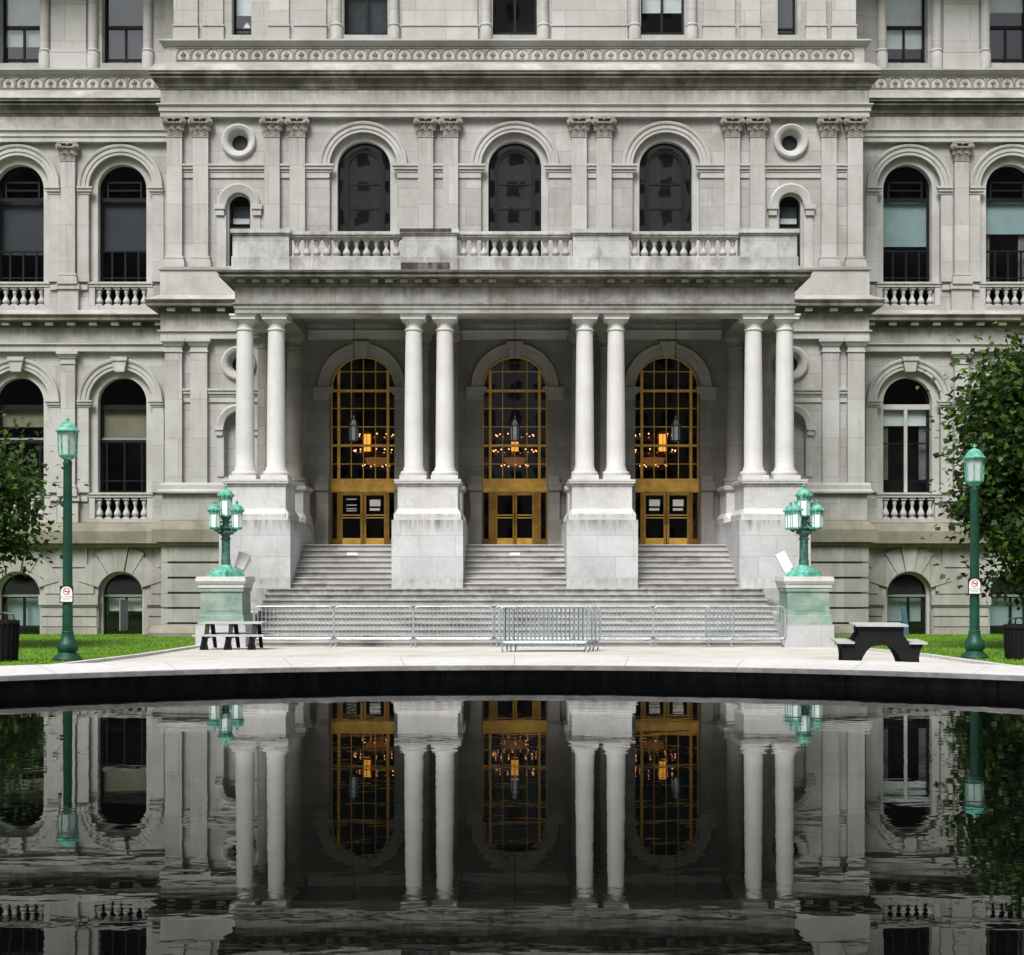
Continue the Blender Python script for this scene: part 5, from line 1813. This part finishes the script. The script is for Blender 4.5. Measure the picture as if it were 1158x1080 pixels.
# ------------------------------------------------------------------ TREES
def tree(label, base, h, centre, rad, nclump, nleaf, seed, lsize=0.15):
    rg = np.random.default_rng(seed)
    t = thing('leafy_tree', label, 'tree', base)
    m = MB()
    c = Vector(centre)
    m.tube([(0, 0, -0.2), (0.02, 0, 0.6), (-0.03, 0.02, h * 0.35), (0, 0, h * 0.6), (c.x * 0.5, c.y * 0.5, h * 0.85)], [0.26, 0.2, 0.16, 0.11, 0.04], 10)
    cl = []
    for k in range(nclump):
        v = Vector(rg.normal(0, 1, 3)); v.normalize()
        r = rg.uniform(0.45, 1.0) ** 0.6
        p = Vector((c.x + v.x * rad[0] * r, c.y + v.y * rad[1] * r, c.z + v.z * rad[2] * r))
        cl.append((p, rg.uniform(0.24, 0.7)))
        if k % 3 == 0:
            z0 = h * rg.uniform(0.25, 0.55)
            q = Vector((0, 0, z0)).lerp(p, 0.5) + Vector((0, 0, 0.25))
            m.tube([(0, 0, z0), tuple(q), tuple(p)], [0.06, 0.035, 0.012], 6)
    m.build('trunk', 'bark', t, 50)
    vs, fs = [], []
    per = nleaf // nclump
    for p, s in cl:
        for _ in range(per):
            o = rg.normal(0, s, 3) * np.array([1, 1, 0.62])
            ctr = np.array(p) + o
            d = rg.normal(0, 1, 3) + o / s * 0.6 + np.array([0, 0, -0.5]); d /= np.linalg.norm(d)
            up = rg.normal(0, 0.55, 3) + np.array([0, -0.25, 1.0])
            sd = np.cross(d, up); sd /= np.linalg.norm(sd) + 1e-6
            nn = np.cross(sd, d)
            L_ = lsize * rg.uniform(0.65, 1.35); w = L_ * 0.48
            i = len(vs)
            vs += [tuple(ctr), tuple(ctr + d * L_ * 0.45 + sd * w + nn * 0.02), tuple(ctr + d * L_ * 0.75 + sd * w * 0.6 + nn * 0.015), tuple(ctr + d * L_ * 1.15),
                   tuple(ctr + d * L_ * 0.75 - sd * w * 0.6 + nn * 0.015), tuple(ctr + d * L_ * 0.45 - sd * w + nn * 0.02), tuple(ctr + d * L_ * 0.5)]
            fs += [(i, i + 1, i + 2, i + 3, i + 6), (i, i + 6, i + 3, i + 4, i + 5)]
    g = MB(); g.v, g.f = vs, fs
    g.build('crown', 'leaf', t)
    return t


dR = 33.0
tree('large dark leafy tree crowding the right lamp post and the wing windows', (xx(1205, dR), dR, gz(dR)), 7.0, (0.0, 0.0, 4.55), (2.55, 2.4, 3.1), 125, 36000, 5)
dL = 34.0
tree('leafy tree with only its branch ends in view, by the lamp post at left', (xx(-84, dL), dL, gz(dL)), 6.0, (0.0, 0.0, 3.75), (2.4, 2.3, 1.9), 90, 15000, 8)

# ------------------------------------------------------------------ BUILDINGS ACROSS THE PARK (mirrored in the panes)
def office(label, cx, y, w, dep, h, nx, nz, mat='tower_stone'):
    t = thing('office_tower', label, 'building', (cx, y, 0.4))
    m, g = MB(), MB()
    sx, sz = w / nx, h / nz
    for i in range(nx + 1):
        x = -w / 2 + i * sx
        m.box(x - sx * 0.27, x + sx * 0.27, -0.5, 0.0, 0, h)
    for k in range(nz + 1):
        m.box(-w / 2, w / 2, -0.45, -0.02, k * sz - sz * 0.24, k * sz + sz * 0.24)
    m.box(-w / 2 - 0.5, w / 2 + 0.5, -dep, -0.51, 0, h + 1.5)
    g.quad((-w / 2, -0.3, 0), (-w / 2, -0.3, h), (w / 2, -0.3, h), (w / 2, -0.3, 0))
    m.build1('wall', mat, t)
    g.build1('window_band', 'tower_glass', t)


plain('tower_stone', (0.55, 0.54, 0.52), 0.85)
plain('tower_dark', (0.12, 0.115, 0.11), 0.85)
plain('tower_glass', (0.07, 0.075, 0.08), 0.4)
office('pale office tower mirrored in the windows above the balcony', 0, -95, 60, 30, 105, 17, 26)
office('dark slab block mirrored in the wing windows, beyond the bin at left', -62, -80, 58, 25, 62, 16, 18, 'tower_dark')
office('dark slab block mirrored in the wing windows, beyond the leafy tree at right', 64, -85, 60, 25, 68, 16, 19, 'tower_dark')

# ------------------------------------------------------------------ LIGHT, SKY, CAMERA
world = bpy.data.worlds.new('World')
S.world = world
world.use_nodes = True
nt = world.node_tree
bg = nt.nodes['Background']
sky = nt.nodes.new('ShaderNodeTexSky')
sky.sky_type = 'NISHITA'
sky.sun_disc = False
EL, AZ = math.radians(52), math.radians(200)
sky.sun_elevation = EL
sky.sun_rotation = AZ
sky.air_density = 1.0; sky.dust_density = 6.0; sky.ozone_density = 1.0
hs = nt.nodes.new('ShaderNodeHueSaturation')
hs.inputs['Saturation'].default_value = 0.22
nt.links.new(sky.outputs[0], hs.inputs['Color'])
nt.links.new(hs.outputs[0], bg.inputs['Color'])
bg.inputs['Strength'].default_value = 0.06
su = bpy.data.lights.new('sun', 'SUN')
su.energy = 1.5
su.angle = math.radians(22)
su.color = (1.0, 0.988, 0.97)
so = bpy.data.objects.new('sun', su)
COL.objects.link(so)
dirv = Vector((math.sin(AZ) * math.cos(EL), math.cos(AZ) * math.cos(EL), math.sin(EL)))
so.rotation_euler = dirv.to_track_quat('Z', 'Y').to_euler()

cam = bpy.data.cameras.new('camera')
cam.sensor_width = 36
cam.lens = 36 * F / 1158
cam.shift_x = -(VX - 579) / 1158
cam.shift_y = (HY - 540) / 1158
cam.clip_end = 3000
co = bpy.data.objects.new('camera', cam)
COL.objects.link(co)
co.location = (0, 0, EYE)
co.rotation_euler = (PI / 2, 0, 0)
S.camera = co
S.view_settings.view_transform = 'Standard'
S.view_settings.look = 'None'
S.view_settings.exposure = 1.33
S.view_settings.gamma = 1.0
S.cycles.max_bounces = 6
S.cycles.transparent_max_bounces = 8
